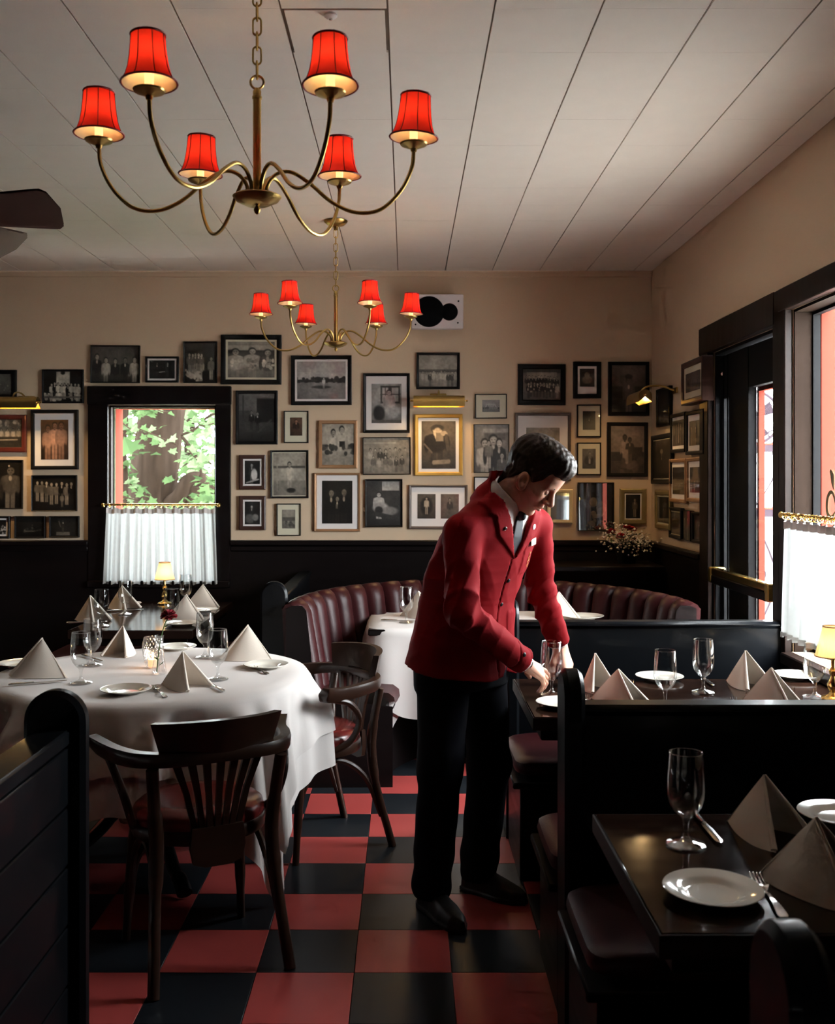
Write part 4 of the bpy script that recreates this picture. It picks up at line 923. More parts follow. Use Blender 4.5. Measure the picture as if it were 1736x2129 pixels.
# ================================================================== chandeliers
def make_chandelier():
    t = thing('chandelier', 'x', 'chandelier', (0, 0, 0), group='six arm brass chandeliers with red shades')
    k = 1.04
    MB().lathe([(0, -.034), (.006, -.03), (.009, -.022), (.006, -.015), (.004, -.012), (.03, -.010), (.055, .002), (.063, .012), (.058, .016), (.02, .018), (0, .018)], 32).build('hub_plate', 'brass', t)
    MB().lathe([(.0105, .015), (.0105, .262), (.0125, .264), (.0125, .270), (.0105, .272), (.011, .284), (.005, .292), (0, .293)], 16).build('stem', 'brass', t)
    MB().tube([Vector((.017 * math.cos(a), 0, .307 + .017 * math.sin(a))) for a in [2 * PI * q / 20 for q in range(20)]], .0032, 8, closed=True).build('loop', 'brass', t)
    top = ZC - 2.255 - .012
    z = .322; i = 0
    lk = []
    for q in range(28):
        a = 2 * PI * q / 28; lk.append(Vector((.0105 * math.cos(a), 0, .0125 * (1 if math.sin(a) > 0 else -1) * (1 if abs(math.sin(a)) > .2 else abs(math.sin(a)) / .2) + .0105 * math.sin(a))))
    lme = MB().tube(lk, .0026, 6, closed=True).build('chain_link', 'brass', mesh_only=True)
    while z < top - .03:
        o = link('chain_link', lme, t, (0, 0, z + .016), (0, 0, 0 if i % 2 else PI / 2)); z += .0375; i += 1
    MB().lathe([(.012, top - .045), (.014, top - .03), (.045, top - .022), (.062, top - .006), (.064, top), (0, top)], 28).build('canopy', 'brass', t)
    MB().tube([(0, 0, z - .01), (0, 0, top - .04)], .006, 8).build('canopy_stem', 'brass', t)
    shade_z = .175
    # shade meshes (bell)
    prof = [(.0625, 0), (.0578, .006), (.0520, .017), (.0465, .034), (.0423, .058), (.0395, .085), (.0380, .112)]
    n = 48
    def shf(off):
        def f(u, v):
            x = v * 6; i = min(int(x), 5); fr = x - i
            r = prof[i][0] * (1 - fr) + prof[i + 1][0] * fr; zz = prof[i][1] * (1 - fr) + prof[i + 1][1] * fr
            a = 2 * PI * u; r *= 1 - .018 * abs(math.sin(a * 4)) - off
            return (r * math.cos(a), r * math.sin(a), zz)
        return f
    m_sh = MB().grid(shf(0), n, 14, cu=True).build('lamp_shade', 'shade_red', mesh_only=True, smooth=80)
    m_li = MB().grid(shf(.035), n, 14, cu=True).build('shade_lining', 'shade_lining', mesh_only=True, smooth=80)
    tr = MB()
    tr.tube([Vector((prof[0][0] * math.cos(a), prof[0][0] * math.sin(a), .001)) for a in [2 * PI * q / 40 for q in range(40)]], .0022, 6, closed=True)
    tr.tube([Vector((prof[-1][0] * math.cos(a), prof[-1][0] * math.sin(a), .109)) for a in [2 * PI * q / 40 for q in range(40)]], .0026, 6, closed=True)
    for q in range(8):
        a = q * PI / 4 + PI / 8 * 0
        tr.tube([Vector(((r + .0004) * math.cos(a), (r + .0004) * math.sin(a), zz)) for r, zz in prof], .0011, 5)
    m_tr = tr.build('shade_piping', 'shade_trim', mesh_only=True)
    m_cup = MB().lathe([(.0, -.020), (.007, -.018), (.009, -.010), (.034, .000), (.036, .004), (.030, .004), (.010, .001), (0, .001)], 24).build('drip_cup', 'brass', mesh_only=True)
    m_can = MB().lathe([(.0105, 0), (.0105, .060), (0, .061)], 14).build('candle_sleeve', 'candle', mesh_only=True)
    m_bulb = MB().lathe([(.006, .060), (.012, .072), (.0125, .082), (.006, .098), (0, .102)], 14).build('bulb', 'bulb', mesh_only=True)
    m_harp = MB().tube([(-.036, 0, .108), (-.012, 0, .100), (.012, 0, .100), (.036, 0, .108)], .0012, 5).build('shade_carrier', 'brass', mesh_only=True)
    arm_pts = [(.022, .012), (.027, .045), (.050, .072), (.085, .076), (.130, .048), (.185, .0), (.245, -.026), (.305, -.018), (.355, .030), (.383, .090), (.388, .140)]
    for q in range(6):
        a = R(60 * q); d = Vector((math.cos(a), math.sin(a), 0))
        MB().tube(spline([d * r * k + Vector((0, 0, z)) for r, z in arm_pts], 6), .0052, 9).build('arm', 'brass', t)
        c = d * .388 * k + Vector((0, 0, .150))
        cup = link('drip_cup', m_cup, t, c)
        link('candle_sleeve', m_can, t, c); link('bulb', m_bulb, t, c)
        sh = link('lamp_shade', m_sh, t, c + Vector((0, 0, .018)), (random.uniform(-.05, .05), random.uniform(-.05, .05), random.uniform(0, .6)))
        link('shade_lining', m_li, sh); link('shade_piping', m_tr, sh); link('shade_carrier', m_harp, sh)
        point_light('candle_lamp', c + Vector((0, 0, .082)), CH_E, (1, .60, .27), .012, t)
    return t
CH_E = 10.0
c1 = make_chandelier(); put(c1, (-.384, 2.668, 2.255), R(2), 'large near brass chandelier with six red lamp shades')
c2_ = copy_tree(c1); put(c2_, (-.378, 5.57, 2.255), R(-1), 'far brass chandelier with six red lamp shades near the back wall')
# ---- ceiling fan on the left, one blade in view
fn_ = thing('ceiling_fan', 'ceiling fan with dark blades at the left edge below the ceiling', 'ceiling fan', (-1.99, 3.98, ZC - .008))
MB().lathe([(0, 0), (.07, 0), (.06, -.05), (.015, -.07), (.015, -.22), (.09, -.24), (.11, -.30), (.10, -.36), (.05, -.39), (0, -.40)], 28).build('motor_housing', 'brass', fn_)
for q in range(5):
    a = R(-4 + 72 * q); rot = Matrix.Rotation(a, 3, 'Z') @ Matrix.Rotation(R(-26), 3, 'X')
    def bl(u, v):
        x = .17 + .51 * u; hw = (.065 + .05 * u) * (math.sqrt(max(0, 1 - ((u - .9) / .1) ** 2)) if u > .9 else 1)
        return rot @ Vector((x, (v - .5) * 2 * hw, .0)) + Vector((0, 0, -.36))
    mb = MB().grid(bl, 24, 6); mb.grid(lambda u, v: Vector(bl(u, v)) + Vector((0, 0, -.008)), 24, 6)
    mb.build('fan_blade', 'fan_blade', fn_)
    MB().bar(rot @ Vector((.08, 0, 0)) + Vector((0, 0, -.35)), rot @ Vector((.26, 0, .006)) + Vector((0, 0, -.36)), .04, .008).build('blade_iron', 'brass', fn_)
# ================================================================== curtains
def curtain(label, along, o0, length, z0, z1, offs, nf, seed, rod_label, flare=0.0):
    rnd = random.Random(seed)
    ph = [rnd.uniform(0, 6.28) for _ in range(5)]
    t = thing('cafe_curtain', label, 'curtain')
    def pt(s, d, z): return (o0[0] + along[0] * s + offs[0] * d, o0[1] + along[1] * s + offs[1] * d, z)
    def fn(u, v):
        s = length * (u + flare * (u - .5) * v); z = z1 - (z1 - z0) * v + .006 * math.sin(nf * 6.28 * u + ph[3]) * (1 if v > .99 else 0)
        a = .010 + .022 * v
        d = a * (math.sin(nf * 6.28 * u + ph[0] + .7 * math.sin(9 * u + ph[1])) * .7 + .3 * math.sin(nf * 2.3 * 6.28 * u + ph[2]))
        return pt(s, d, z - .012 * abs(math.sin(nf * PI * u)) * (1 - v) ** 6)
    mb = MB().grid(fn, 200, 16); c = mb.build('curtain_panel', 'curtain', t, smooth=80)
    MB().grid(lambda u, v: Vector(fn(u, v * .07)) + Vector((offs[0] * .003, offs[1] * .003, 0)), 200, 2).build('top_hem', 'linen', t, smooth=80)
    MB().grid(lambda u, v: Vector(fn(u, .965 + .035 * v)) + Vector((offs[0] * .003, offs[1] * .003, 0)), 200, 1).build('bottom_hem', 'curtain', t, smooth=80)
    A = Vector((*along, 0)); Of = Vector((*offs, 0))
    rme = MB().tube([Of * (.0135 * math.cos(a)) + Vector((0, 0, .0135 * math.sin(a))) for a in [2 * PI * q / 16 for q in range(16)]], .0018, 5, closed=True).build('ring', 'brass_bright', mesh_only=True)
    nr = max(8, int(length / .036))
    for k in range(nr):
        s = length * (k + .5) / nr
        o = link('curtain_ring', rme, t, Vector(pt(s, 0, z1 + .012)), (0, 0, rnd.uniform(-.5, .5)))
    r = thing('curtain_rod', rod_label, 'curtain rod')
    MB().tube([Vector(pt(-.02, 0, z1 + .018)), Vector(pt(length + .02, 0, z1 + .018))], .0075, 10).build('rod', 'brass_bright', r)
    for s in (-.025, length + .025):
        q = Vector(pt(s, 0, z1 + .018))
        MB().lathe([(0, -.016), (.010, -.014), (.013, -.004), (.010, .006), (.004, .010), (0, .012)], 12, q).build('finial', 'brass', r)
        MB().bar(q, q - Of * .07 * 1 if False else Vector(pt(s, -.035, z1 + .018)), .012, .012).build('bracket', 'brass', r)
    return t
a = atY(222, 1055, YB - .065); b = atY(447, 1055, YB - .065)
curtain('white cafe curtain across the lower half of the back window', (1, 0), (a.x, YB - .065), b.x - a.x, .835, a.z, (0, -1), 11, 4, 'thin brass cafe rod across the back window', .05)
curtain('white cafe curtain across the lower half of the right window', (0, -1), (XR - .065, 4.345), 1.32, .885, 1.372, (-1, 0), 18, 6, 'thin brass cafe rod across the right window', .01)
# ================================================================== small table lamps
def lamp(label, loc, e):
    t = thing('table_lamp', label, 'lamp', loc)
    MB().lathe([(0, 0), (.042, 0), (.044, .006), (.040, .012), (.020, .018), (.012, .028), (.018, .04), (.022, .055), (.014, .072), (.009, .085), (.014, .095), (.016, .105), (.008, .118), (.007, .150), (0, .151)], 24).build('lamp_base', 'brass_bright', t)
    def sh(u, v):
        a = 2 * PI * u; r = .0615 + (.034 - .0615) * v; r *= 1 + .010 * math.sin(a * 40)
        return (r * math.cos(a), r * math.sin(a), .155 + .108 * v)
    s = MB().grid(sh, 160, 6, cu=True).build('lamp_shade', 'shade_cream', t, smooth=80)
    for r, z in ((.062, .156), (.0345, .262)):
        MB().tube([Vector((r * math.cos(a), r * math.sin(a), z)) for a in [2 * PI * q / 32 for q in range(32)]], .0022, 6, closed=True).build('shade_trim', mat('tan_trim', (.45, .25, .1), .7) if 'tan_trim' not in bpy.data.materials else bpy.data.materials['tan_trim'], s)
    MB().lathe([(0, .15), (.008, .155), (.016, .18), (.014, .2), (0, .212)], 12).build('bulb', 'bulb', t)
    point_light('lamp_light', (0, 0, .2), e, (1, .70, .42), .015, t)
    return t
lamp('small brass lamp with cream shade in front of the back window', (-1.515, 6.50, .75), .55)
lamp('small brass lamp with cream shade at the right window', (1.525, 3.70, .75), .55)
# ================================================================== tableware
def make_glass():
    t = thing('wine_glass', 'x', 'glass', group='stemmed water glasses')
    outer = [(.0, .004), (.040, .003), (.0415, .0045), (.038, .0065), (.016, .011), (.0075, .017), (.0052, .028), (.0056, .045), (.0085, .056), (.013, .061), (.0235, .070), (.0330, .084), (.0385, .102), (.0402, .120), (.0395, .145), (.0375, .172), (.0355, .196)]
    inner = [(.0345, .196), (.0366, .172), (.0386, .145), (.0392, .120), (.0374, .102), (.0318, .086), (.022, .073), (.010, .066), (0, .065)]
    MB().lathe(outer + inner, 32).build('glass_body', 'glass', t, smooth=70)
    MB().lathe([(0, 0), (.0405, 0), (.0415, .003), (.036, .0055), (0, .008)], 32).build('foot', 'glass_thick', t, smooth=60)
    MB().tube([Vector((.035 * math.cos(a), .035 * math.sin(a), .1963)) for a in [2 * PI * q / 40 for q in range(40)]], .0008, 6, closed=True).build('rim', 'glass_thick', t)
    return t
def make_plate():
    t = thing('side_plate', 'x', 'plate', group='cream side plates')
    MB().lathe([(0, .004), (.045, .004), (.052, .0055), (.058, .010), (.070, .0135), (.090, .0175), (.0925, .0178), (.0935, .0165), (.091, .0145), (.070, .009), (.056, .004), (.052, 0), (0, 0)], 56).build('plate_body', 'china', t, smooth=50)
    return t
def make_napkin():
    t = thing('folded_napkin', 'x', 'napkin', group='folded cream napkins')
    h, b, tw, tf = .135, .105, .080, -.095
    for s in (-1, 1):
        def wing(u, v, s=s, k=1.0):      # u: crease -> front edge, v: peak -> table
            top = Vector((0, -.004 * (1 - v), h)); ba = Vector((0, b, 0)); ti = Vector((s * tw, tf, 0))
            base = ba * (1 - u) + ti * u
            p = top * (1 - v) + base * v
            d = ti - ba; n = Vector((-d.y, d.x, 0)).normalized() * (-s if d.x * s > 0 else -s)
            if n.x * s < 0: n = -n
            bul = .020 * math.sin(PI * min(1, u * .95)) * v ** .9 * (1 - .10 * v) * k
            curl = .018 * max(0, (u - .72) / .28) ** 2 * v
            p = p + n * bul + Vector((-s * curl, 0, 0)) * 1.0
            p.z = max(p.z, .001)
            return p
        w = MB().grid(wing, 16, 16).grid(lambda u, v, s=s: wing(u, v, s, .8) + Vector((-s * .004 * v, 0, -.0015)), 16, 16)
        wo = w.build('napkin_wing', 'napkin', t, smooth=75)
        # rolled front hem and the second fold lying beside the ridge
        pts = [wing(1.0, v, s) + Vector((0, .001, .003)) for v in np.linspace(.03, .985, 10)]
        MB().tube(pts, list(np.linspace(.0025, .0075, 10)), 8).build('hem_fold', 'napkin', wo, smooth=75)
    return t
def make_fork():
    t = thing('fork', 'x', 'fork', group='steel forks')
    def hz(x): return .004 + .010 * math.exp(-((x - .02) / .03) ** 2) * 0 + (.010 * max(0, (x - .105) / .08) ** 1.3) + (.006 * max(0, (.02 - x) / .02))
    mb = MB()
    def hd(u, v):
        x = .118 * u; w_ = .0105 - .0070 * min(1, u * 1.5) if u < .66 else .0035 + .0 * u
        if u < .06: w_ *= .7 + u * 5
        return (x, (v - .5) * 2 * w_, .0035 + .004 * math.sin(PI * u))
    mb.grid(hd, 18, 2).grid(lambda u, v: Vector(hd(u, v)) - Vector((0, 0, .0025)), 18, 2).build('handle', 'steel', t)
    def sh(u, v):
        x = .116 + .03 * u; w_ = .0035 + .009 * math.sin(min(1, u * 1.1) * PI / 2)
        return (x, (v - .5) * 2 * w_, .0035 + .006 * math.sin(PI * u) + .002 * abs(v - .5) * 2)
    MB().grid(sh, 8, 4).grid(lambda u, v: Vector(sh(u, v)) - Vector((0, 0, .002)), 8, 4).build('fork_head', 'steel', t)
    for k in range(4):
        y = (k - 1.5) * .0068
        MB().tube(spline([(.143, y, .0035), (.16, y, .003), (.178, y, .006), (.192, y, .011)], 4), [.0019] * 8 + [.0015] * 4 + [.0009], 6).build('tine', 'steel', t)
    return t
def make_knife():
    t = thing('knife', 'x', 'knife', group='steel knives')
    MB().tube([(0, 0, .006), (.012, 0, .006), (.05, 0, .006), (.085, 0, .006), (.092, 0, .006)], [.004, .0075, .0065, .0052, .006], 10, flat=.75).build('handle', 'steel', t, smooth=60)
    def bl(u, v):
        x = .090 + .125 * u; w_ = .0088 * (math.sqrt(max(0.001, 1 - ((u - .85) / .15) ** 2)) if u > .85 else 1) * (.75 + .25 * min(1, u * 6))
        return (x, (v - .45) * 2 * w_, .0055 + .0012 * (1 - abs(v - .5) * 2))
    MB().grid(bl, 18, 4).grid(lambda u, v: (bl(u, v)[0], bl(u, v)[1], .0045), 18, 4).build('blade', 'steel', t)
    return t
PROTO = {}
def place(kind, loc, rz, label, sc=None, tilt=None):
    f = {'glass': make_glass, 'plate': make_plate, 'napkin': make_napkin, 'fork': make_fork, 'knife': make_knife}[kind]
    if kind not in PROTO: PROTO[kind] = f(); o = PROTO[kind]
    else: o = copy_tree(PROTO[kind])
    put(o, loc, rz, label, sc); 
    if sc is None: o.scale = (1, 1, 1)
    if tilt: o.rotation_euler = (tilt[0], tilt[1], rz)
    return o
def along(a, b): return math.atan2(b[1] - a[1], b[0] - a[0])
def cutlery(kind, p_handle, p_tip, z, label):
    a, b = onz(*p_handle, z), onz(*p_tip, z); return place(kind, a, along(a, b), label)
ZR = .7535      # cloth tops
ZT = .7505
P = place
# ---- round table
P('glass', onz(168.5, 1421, ZR), 0, 'wine glass at the left front of the round table')
P('glass', onz(192, 1384, ZR), 0, 'wine glass behind the left front glass on the round table')
P('glass', onz(426, 1367, ZR), 0, 'wine glass at the right back of the round table')
P('glass', onz(453, 1413, ZR), 0, 'wine glass at the right front of the round table')
P('plate', onz(262, 1440, ZR), 0, 'side plate at the front edge of the round table')
P('plate', onz(366, 1350, ZR), 0, 'side plate at the back of the round table behind the vase')
P('plate', onz(553, 1388, ZR), 0, 'side plate at the right edge of the round table')
P('plate', onz(42, 1385, ZR), 0, 'side plate half hidden behind the left napkin on the round table')
P('napkin', onz(90, 1405, ZR), R(-112), 'wide folded napkin at the left of the round table', 1.12)
P('napkin', onz(257, 1360, ZR), R(-14), 'folded napkin at the back of the round table left of the candle', .95)
P('napkin', onz(378, 1428, ZR), R(58), 'folded napkin at the front of the round table beside the fork', 1.0)
P('napkin', onz(518, 1370, ZR), R(-108), 'wide folded napkin at the right back of the round table', 1.1)
cutlery('fork', (344, 1451), (300, 1412), ZR, 'fork beside the front plate on the round table')
cutlery('knife', (466, 1440), (421, 1414), ZR, 'knife beside the front napkin on the round table')
cutlery('knife', (17, 1427), (160, 1415), ZR, 'knife at the left front edge of the round table')
cutlery('knife', (170, 1363), (212, 1376), ZR, 'knife behind the left glasses on the round table')
cutlery('fork', (556, 1402), (484, 1370), ZR, 'fork leaning behind the right plate on the round table')
# ---- votive holder with candle
vt = thing('candle_holder', 'diamond cut glass votive with a lit candle on the round table', 'candle holder', onz(318, 1388, ZR))
def vo(u, v):
    pr = [(.0, .003), (.026, .003), (.030, .012), (.032, .03), (.038, .055), (.041, .08), (.039, .105), (.034, .124), (.033, .128)]
    x = v * 8; i = min(int(x), 7); f = x - i
    r = pr[i][0] * (1 - f) + pr[i + 1][0] * f; z = pr[i][1] * (1 - f) + pr[i + 1][1] * f
    a = 2 * PI * u
    if z > .02: r += .0022 * abs(math.sin(a * 9 + z * 130)) + .0022 * abs(math.sin(a * 9 - z * 130))
    return (r * math.cos(a), r * math.sin(a), z)
MB().grid(vo, 108, 48, cu=True).build('votive_glass', 'glass_thick', vt, smooth=25)
MB().lathe([(0, .006), (.020, .006), (.020, .035), (0, .036)], 18).build('candle', mat('candle_wax', (.85, .68, .48), .5, emit=(1, .5, .2), es=.8), vt)
MB().lathe([(0, .038), (.004, .044), (.0045, .050), (.002, .060), (0, .066)], 10).build('flame', emis('candle_flame', (1, .55, .2), 40), vt)
point_light('candle_light', (0, 0, .06), .25, (1, .5, .2), .006, vt)
# ---- bud vase with a carnation
vs_ = thing('bud_vase', 'clear glass bud vase with one dark red carnation on the round table', 'vase', onz(331, 1402, ZR))
def vz(u, v):
    pr = [(.0, .002), (.026, .002), (.029, .010), (.027, .03), (.018, .075), (.0145, .11), (.0165, .145), (.0185, .158)]
    x = v * 7; i = min(int(x), 6); f = x - i
    r = pr[i][0] * (1 - f) + pr[i + 1][0] * f; z = pr[i][1] * (1 - f) + pr[i + 1][1] * f
    a = 2 * PI * u; r *= 1 + .03 * math.sin(a * 10)
    return (r * math.cos(a), r * math.sin(a), z)
MB().grid(vz, 60, 28, cu=True).build('vase_glass', 'glass_thick', vs_, smooth=40)
st = MB().tube(spline([(-.010, 0, .008), (-.004, 0, .07), (.006, 0, .14), (.022, 0, .20), (.034, 0, .222)], 6), .0024, 7)
for q, s in ((.035, 1), (.055, -1), (.185, 1)):
    x = -.006 + q * .12; st.add([(x, 0, q), (x + .012 * s, .004, q + .012), (x + .026 * s, 0, q + .018), (x + .012 * s, -.003, q + .006)], [(0, 1, 2, 3)])
st.build('flower_stem', 'stem', vs_)
rnd = random.Random(3); fm = MB()
for k in range(60):
    z = rnd.uniform(-.3, 1); a = rnd.uniform(0, 6.28); rr = math.sqrt(max(0, 1 - z * z))
    d = Vector((rr * math.cos(a), rr * math.sin(a), z * .8)); o = Vector((.038, 0, .235))
    e1 = d.cross(Vector((0, 0, 1))); e1 = e1.normalized() if e1.length > .01 else Vector((1, 0, 0)); e2 = d.cross(e1)
    c = o + d * .021; s = rnd.uniform(.012, .019)
    fm.add([c - d * .018, c + e1 * s * .6, c + d * .011 + e1 * s * .8 + e2 * .003, c + d * .014 + e2 * .005, c + d * .011 - e1 * s * .8 - e2 * .003, c - e1 * s * .6], [(0, 1, 2, 3), (0, 3, 4, 5)])
fm.build('carnation_head', 'petal', vs_, smooth=0)
# ---- window table
P('glass', onz(211, 1302, ZT), 0, 'wine glass at the left front of the window table')
P('glass', onz(260, 1277, ZT), 0, 'wine glass at the left back of the window table')
P('glass', onz(357, 1300, ZT), 0, 'wine glass before the lamp on the window table')
P('glass', onz(386, 1261, ZT), 0, 'wine glass at the right back of the window table')
P('napkin', onz(186, 1291, ZT), R(62), 'folded napkin at the left front of the window table', 1.05)
P('napkin', onz(252, 1266, ZT), R(62), 'folded napkin at the left back of the window table', 1.05)
P('napkin', onz(385, 1289, ZT), R(105), 'folded napkin at the right front of the window table', 1.05)
P('napkin', onz(420, 1263, ZT), R(105), 'folded napkin at the right back of the window table', 1.05)
P('plate', onz(378, 1300, ZT), 0, 'side plate at the right front of the window table')
P('plate', onz(420, 1272, ZT), 0, 'side plate at the right back of the window table')
P('plate', onz(262, 1259, ZT), 0, 'side plate at the left back of the window table')
cutlery('knife', (138, 1297), (186, 1295), ZT, 'knife at the left front of the window table')
cutlery('knife', (222, 1272), (262, 1270), ZT, 'knife at the left back of the window table')
# ---- table behind the waiter
P('glass', onz(845, 1295, ZR), 0, 'wine glass on the cloth just left of the waiter')
P('napkin', onz(868, 1283, ZR), R(60), 'folded napkin on the cloth just left of the waiter', 1.1)
P('napkin', onz(1160, 1285, ZR), R(100), 'folded napkin on the cloth just right of the waiter', 1.1)
P('plate', onz(1212, 1287, ZR), 0, 'side plate on the cloth above the black partition rail', 1.25)
cutlery('knife', (792, 1291), (868, 1293), ZR, 'knife on the cloth left of the waiter')
# ---- middle booth table
P('glass', onz(1147, 1446, ZT), 0, 'wine glass between the hands of the waiter')
P('glass', onz(1383, 1470, ZT), 0, 'wine glass on the middle table, overlapping a plate')
P('glass', onz(1462, 1440, ZT), 0, 'wine glass by the knife on the middle table')
P('glass', onz(1694, 1451, ZT), 0, 'wine glass beside the lamp on the middle table')
P('plate', onz(1170, 1468, ZT), 0, 'side plate under the waiter, cut by the partition post')
P('plate', onz(1371, 1413, ZT), 0, 'side plate at the back of the middle table')
P('plate', onz(1655, 1410, ZT), 0, 'side plate before the lamp on the middle table')
P('plate', onz(1480, 1478, ZT), 0, 'side plate just behind the partition rail on the middle table')
P('napkin', onz(1236, 1432, ZT), R(20), 'upright folded napkin at the left back of the middle table', (.85, .85, 1.0))
P('napkin', onz(1282, 1462, ZT), R(58), 'folded napkin at the left front of the middle table, just above the rail', (1, 1, .9))
P('napkin', onz(1548, 1425, ZT), R(22), 'folded napkin at the right back of the middle table', 1.0)
P('napkin', onz(1600, 1466, ZT), R(55), 'folded napkin at the right front of the middle table, just above the rail', .98)
cutlery('knife', (1452, 1405), (1492, 1434), ZT, 'black shadowed knife behind the glasses on the middle table')
cutlery('fork', (1535, 1480), (1515, 1432), ZT, 'fork by the right napkins on the middle table')
cutlery('fork', (1226, 1475), (1222, 1440), ZT, 'fork by the left napkins on the middle table')
cutlery('fork', (1310, 1440), (1312, 1414), ZT, 'fork left of the back plate on the middle table')
# ---- near booth table
P('glass', onz(1426, 1757, ZT), 0, 'large near wine glass on the bottom right table', 1.02)
P('plate', onz(1482, 1862, ZT), 0, 'near side plate at the front of the bottom right table')
P('plate', onz(1745, 1703, ZT), 0, 'side plate cut by the right edge on the bottom right table')
P('napkin', onz(1585, 1735, ZT), R(28), 'folded napkin with a rolled wing at the back of the bottom right table', 1.0)
P('napkin', onz(1690, 1850, ZT), R(52), 'large folded napkin at the front of the bottom right table', 1.05)
cutlery('knife', (1440, 1690), (1505, 1765), ZT, 'knife beside the near wine glass')
cutlery('fork', (1630, 1910), (1545, 1790), ZT, 'fork beside the near side plate')
cutlery('fork', (1720, 1770), (1655, 1716), ZT, 'fork hidden behind the near napkins')
cutlery('knife', (1198, 1420), (1183, 1446), ZT, 'dark handled knife by the hand of the waiter')
# ---- flowers on the corner ledge
struct(MB().box(.75, YB - .50, .96, XR - .03, YB - .045, .99, .004).build('trim_6', 'darkwood'))
fp = Vector((1.43, 6.72, .99))
fl_ = thing('flower_pot', 'dark pot of red carnations and white filler blossoms in the corner', 'flowers', fp)
MB().lathe([(0, 0), (.055, 0), (.062, .02), (.075, .10), (.080, .115), (.074, .115), (.06, .10), (0, .10)], 24).build('pot', 'frame_black', fl_)
rnd = random.Random(12)
stm = MB()
wb_ = MB()
for c, sx, n in (((-.12, -.06, .15), .035, 40), ((-.02, -.07, .16), .045, 80), ((.07, -.07, .145), .04, 60), ((.02, -.07, .115), .05, 50), ((.11, -.04, .13), .03, 25), ((-.03, 0, .235), .02, 14), ((-.13, -.03, .19), .025, 18)):
    for _ in range(n):
        p = Vector([c[0] + rnd.gauss(0, sx), c[1] + rnd.gauss(0, .03), c[2] + rnd.gauss(0, sx * .8)]); r = rnd.uniform(.005, .0095)
        wb_.add([p + Vector(d) * r for d in ((1, 0, 0), (-1, 0, 0), (0, 1, 0), (0, -1, 0), (0, 0, 1), (0, 0, -1))], [(0, 2, 4), (2, 1, 4), (1, 3, 4), (3, 0, 4), (2, 0, 5), (1, 2, 5), (3, 1, 5), (0, 3, 5)])
    stm.tube([(0, 0, .09), ((c[0]) * .6, c[1] * .6, .12), c], .003, 5)
o = wb_.build('filler_blossoms', 'petal_white', fl_, smooth=0); o['kind'] = 'stuff'
for c in ((-.055, -.08, .175), (.03, -.03, .215), (-.005, -.04, .225), (-.10, 0, .20)):
    m_ = MB()
    for k in range(46):
        z = rnd.uniform(-.3, 1); a = rnd.uniform(0, 6.28); rr = math.sqrt(max(0, 1 - z * z)); d = Vector((rr * math.cos(a), rr * math.sin(a), z * .8))
        e1 = Vector((-d.y, d.x, .01)).normalized(); q = Vector(c) + d * .024; s = .019
        m_.add([q - d * .015, q + e1 * s, q + d * .012, q - e1 * s], [(0, 1, 2), (0, 2, 3)])
    m_.build('carnation_head', mat('red_petal', (.45, .012, .02), .7) if 'red_petal' not in bpy.data.materials else bpy.data.materials['red_petal'], fl_, smooth=0)
    stm.tube([(0, 0, .09), c], .003, 5)
gm = MB()
for k in range(60):
    a = rnd.uniform(0, 6.28); r = rnd.uniform(.03, .14); p = Vector((r * math.cos(a), r * .6 * math.sin(a) - .03, rnd.uniform(.09, .19))); d = Vector((math.cos(a), math.sin(a), rnd.uniform(0, .8))).normalized() * .035; e = Vector((-d.y, d.x, 0)) * .35
    gm.add([p, p + d * .5 + e, p + d, p + d * .5 - e], [(0, 1, 2, 3)])
gm.build('leaves', mat('dark_leaf', (.02, .035, .015), .6), fl_, smooth=0)
stm.build('stems', 'stem', fl_)
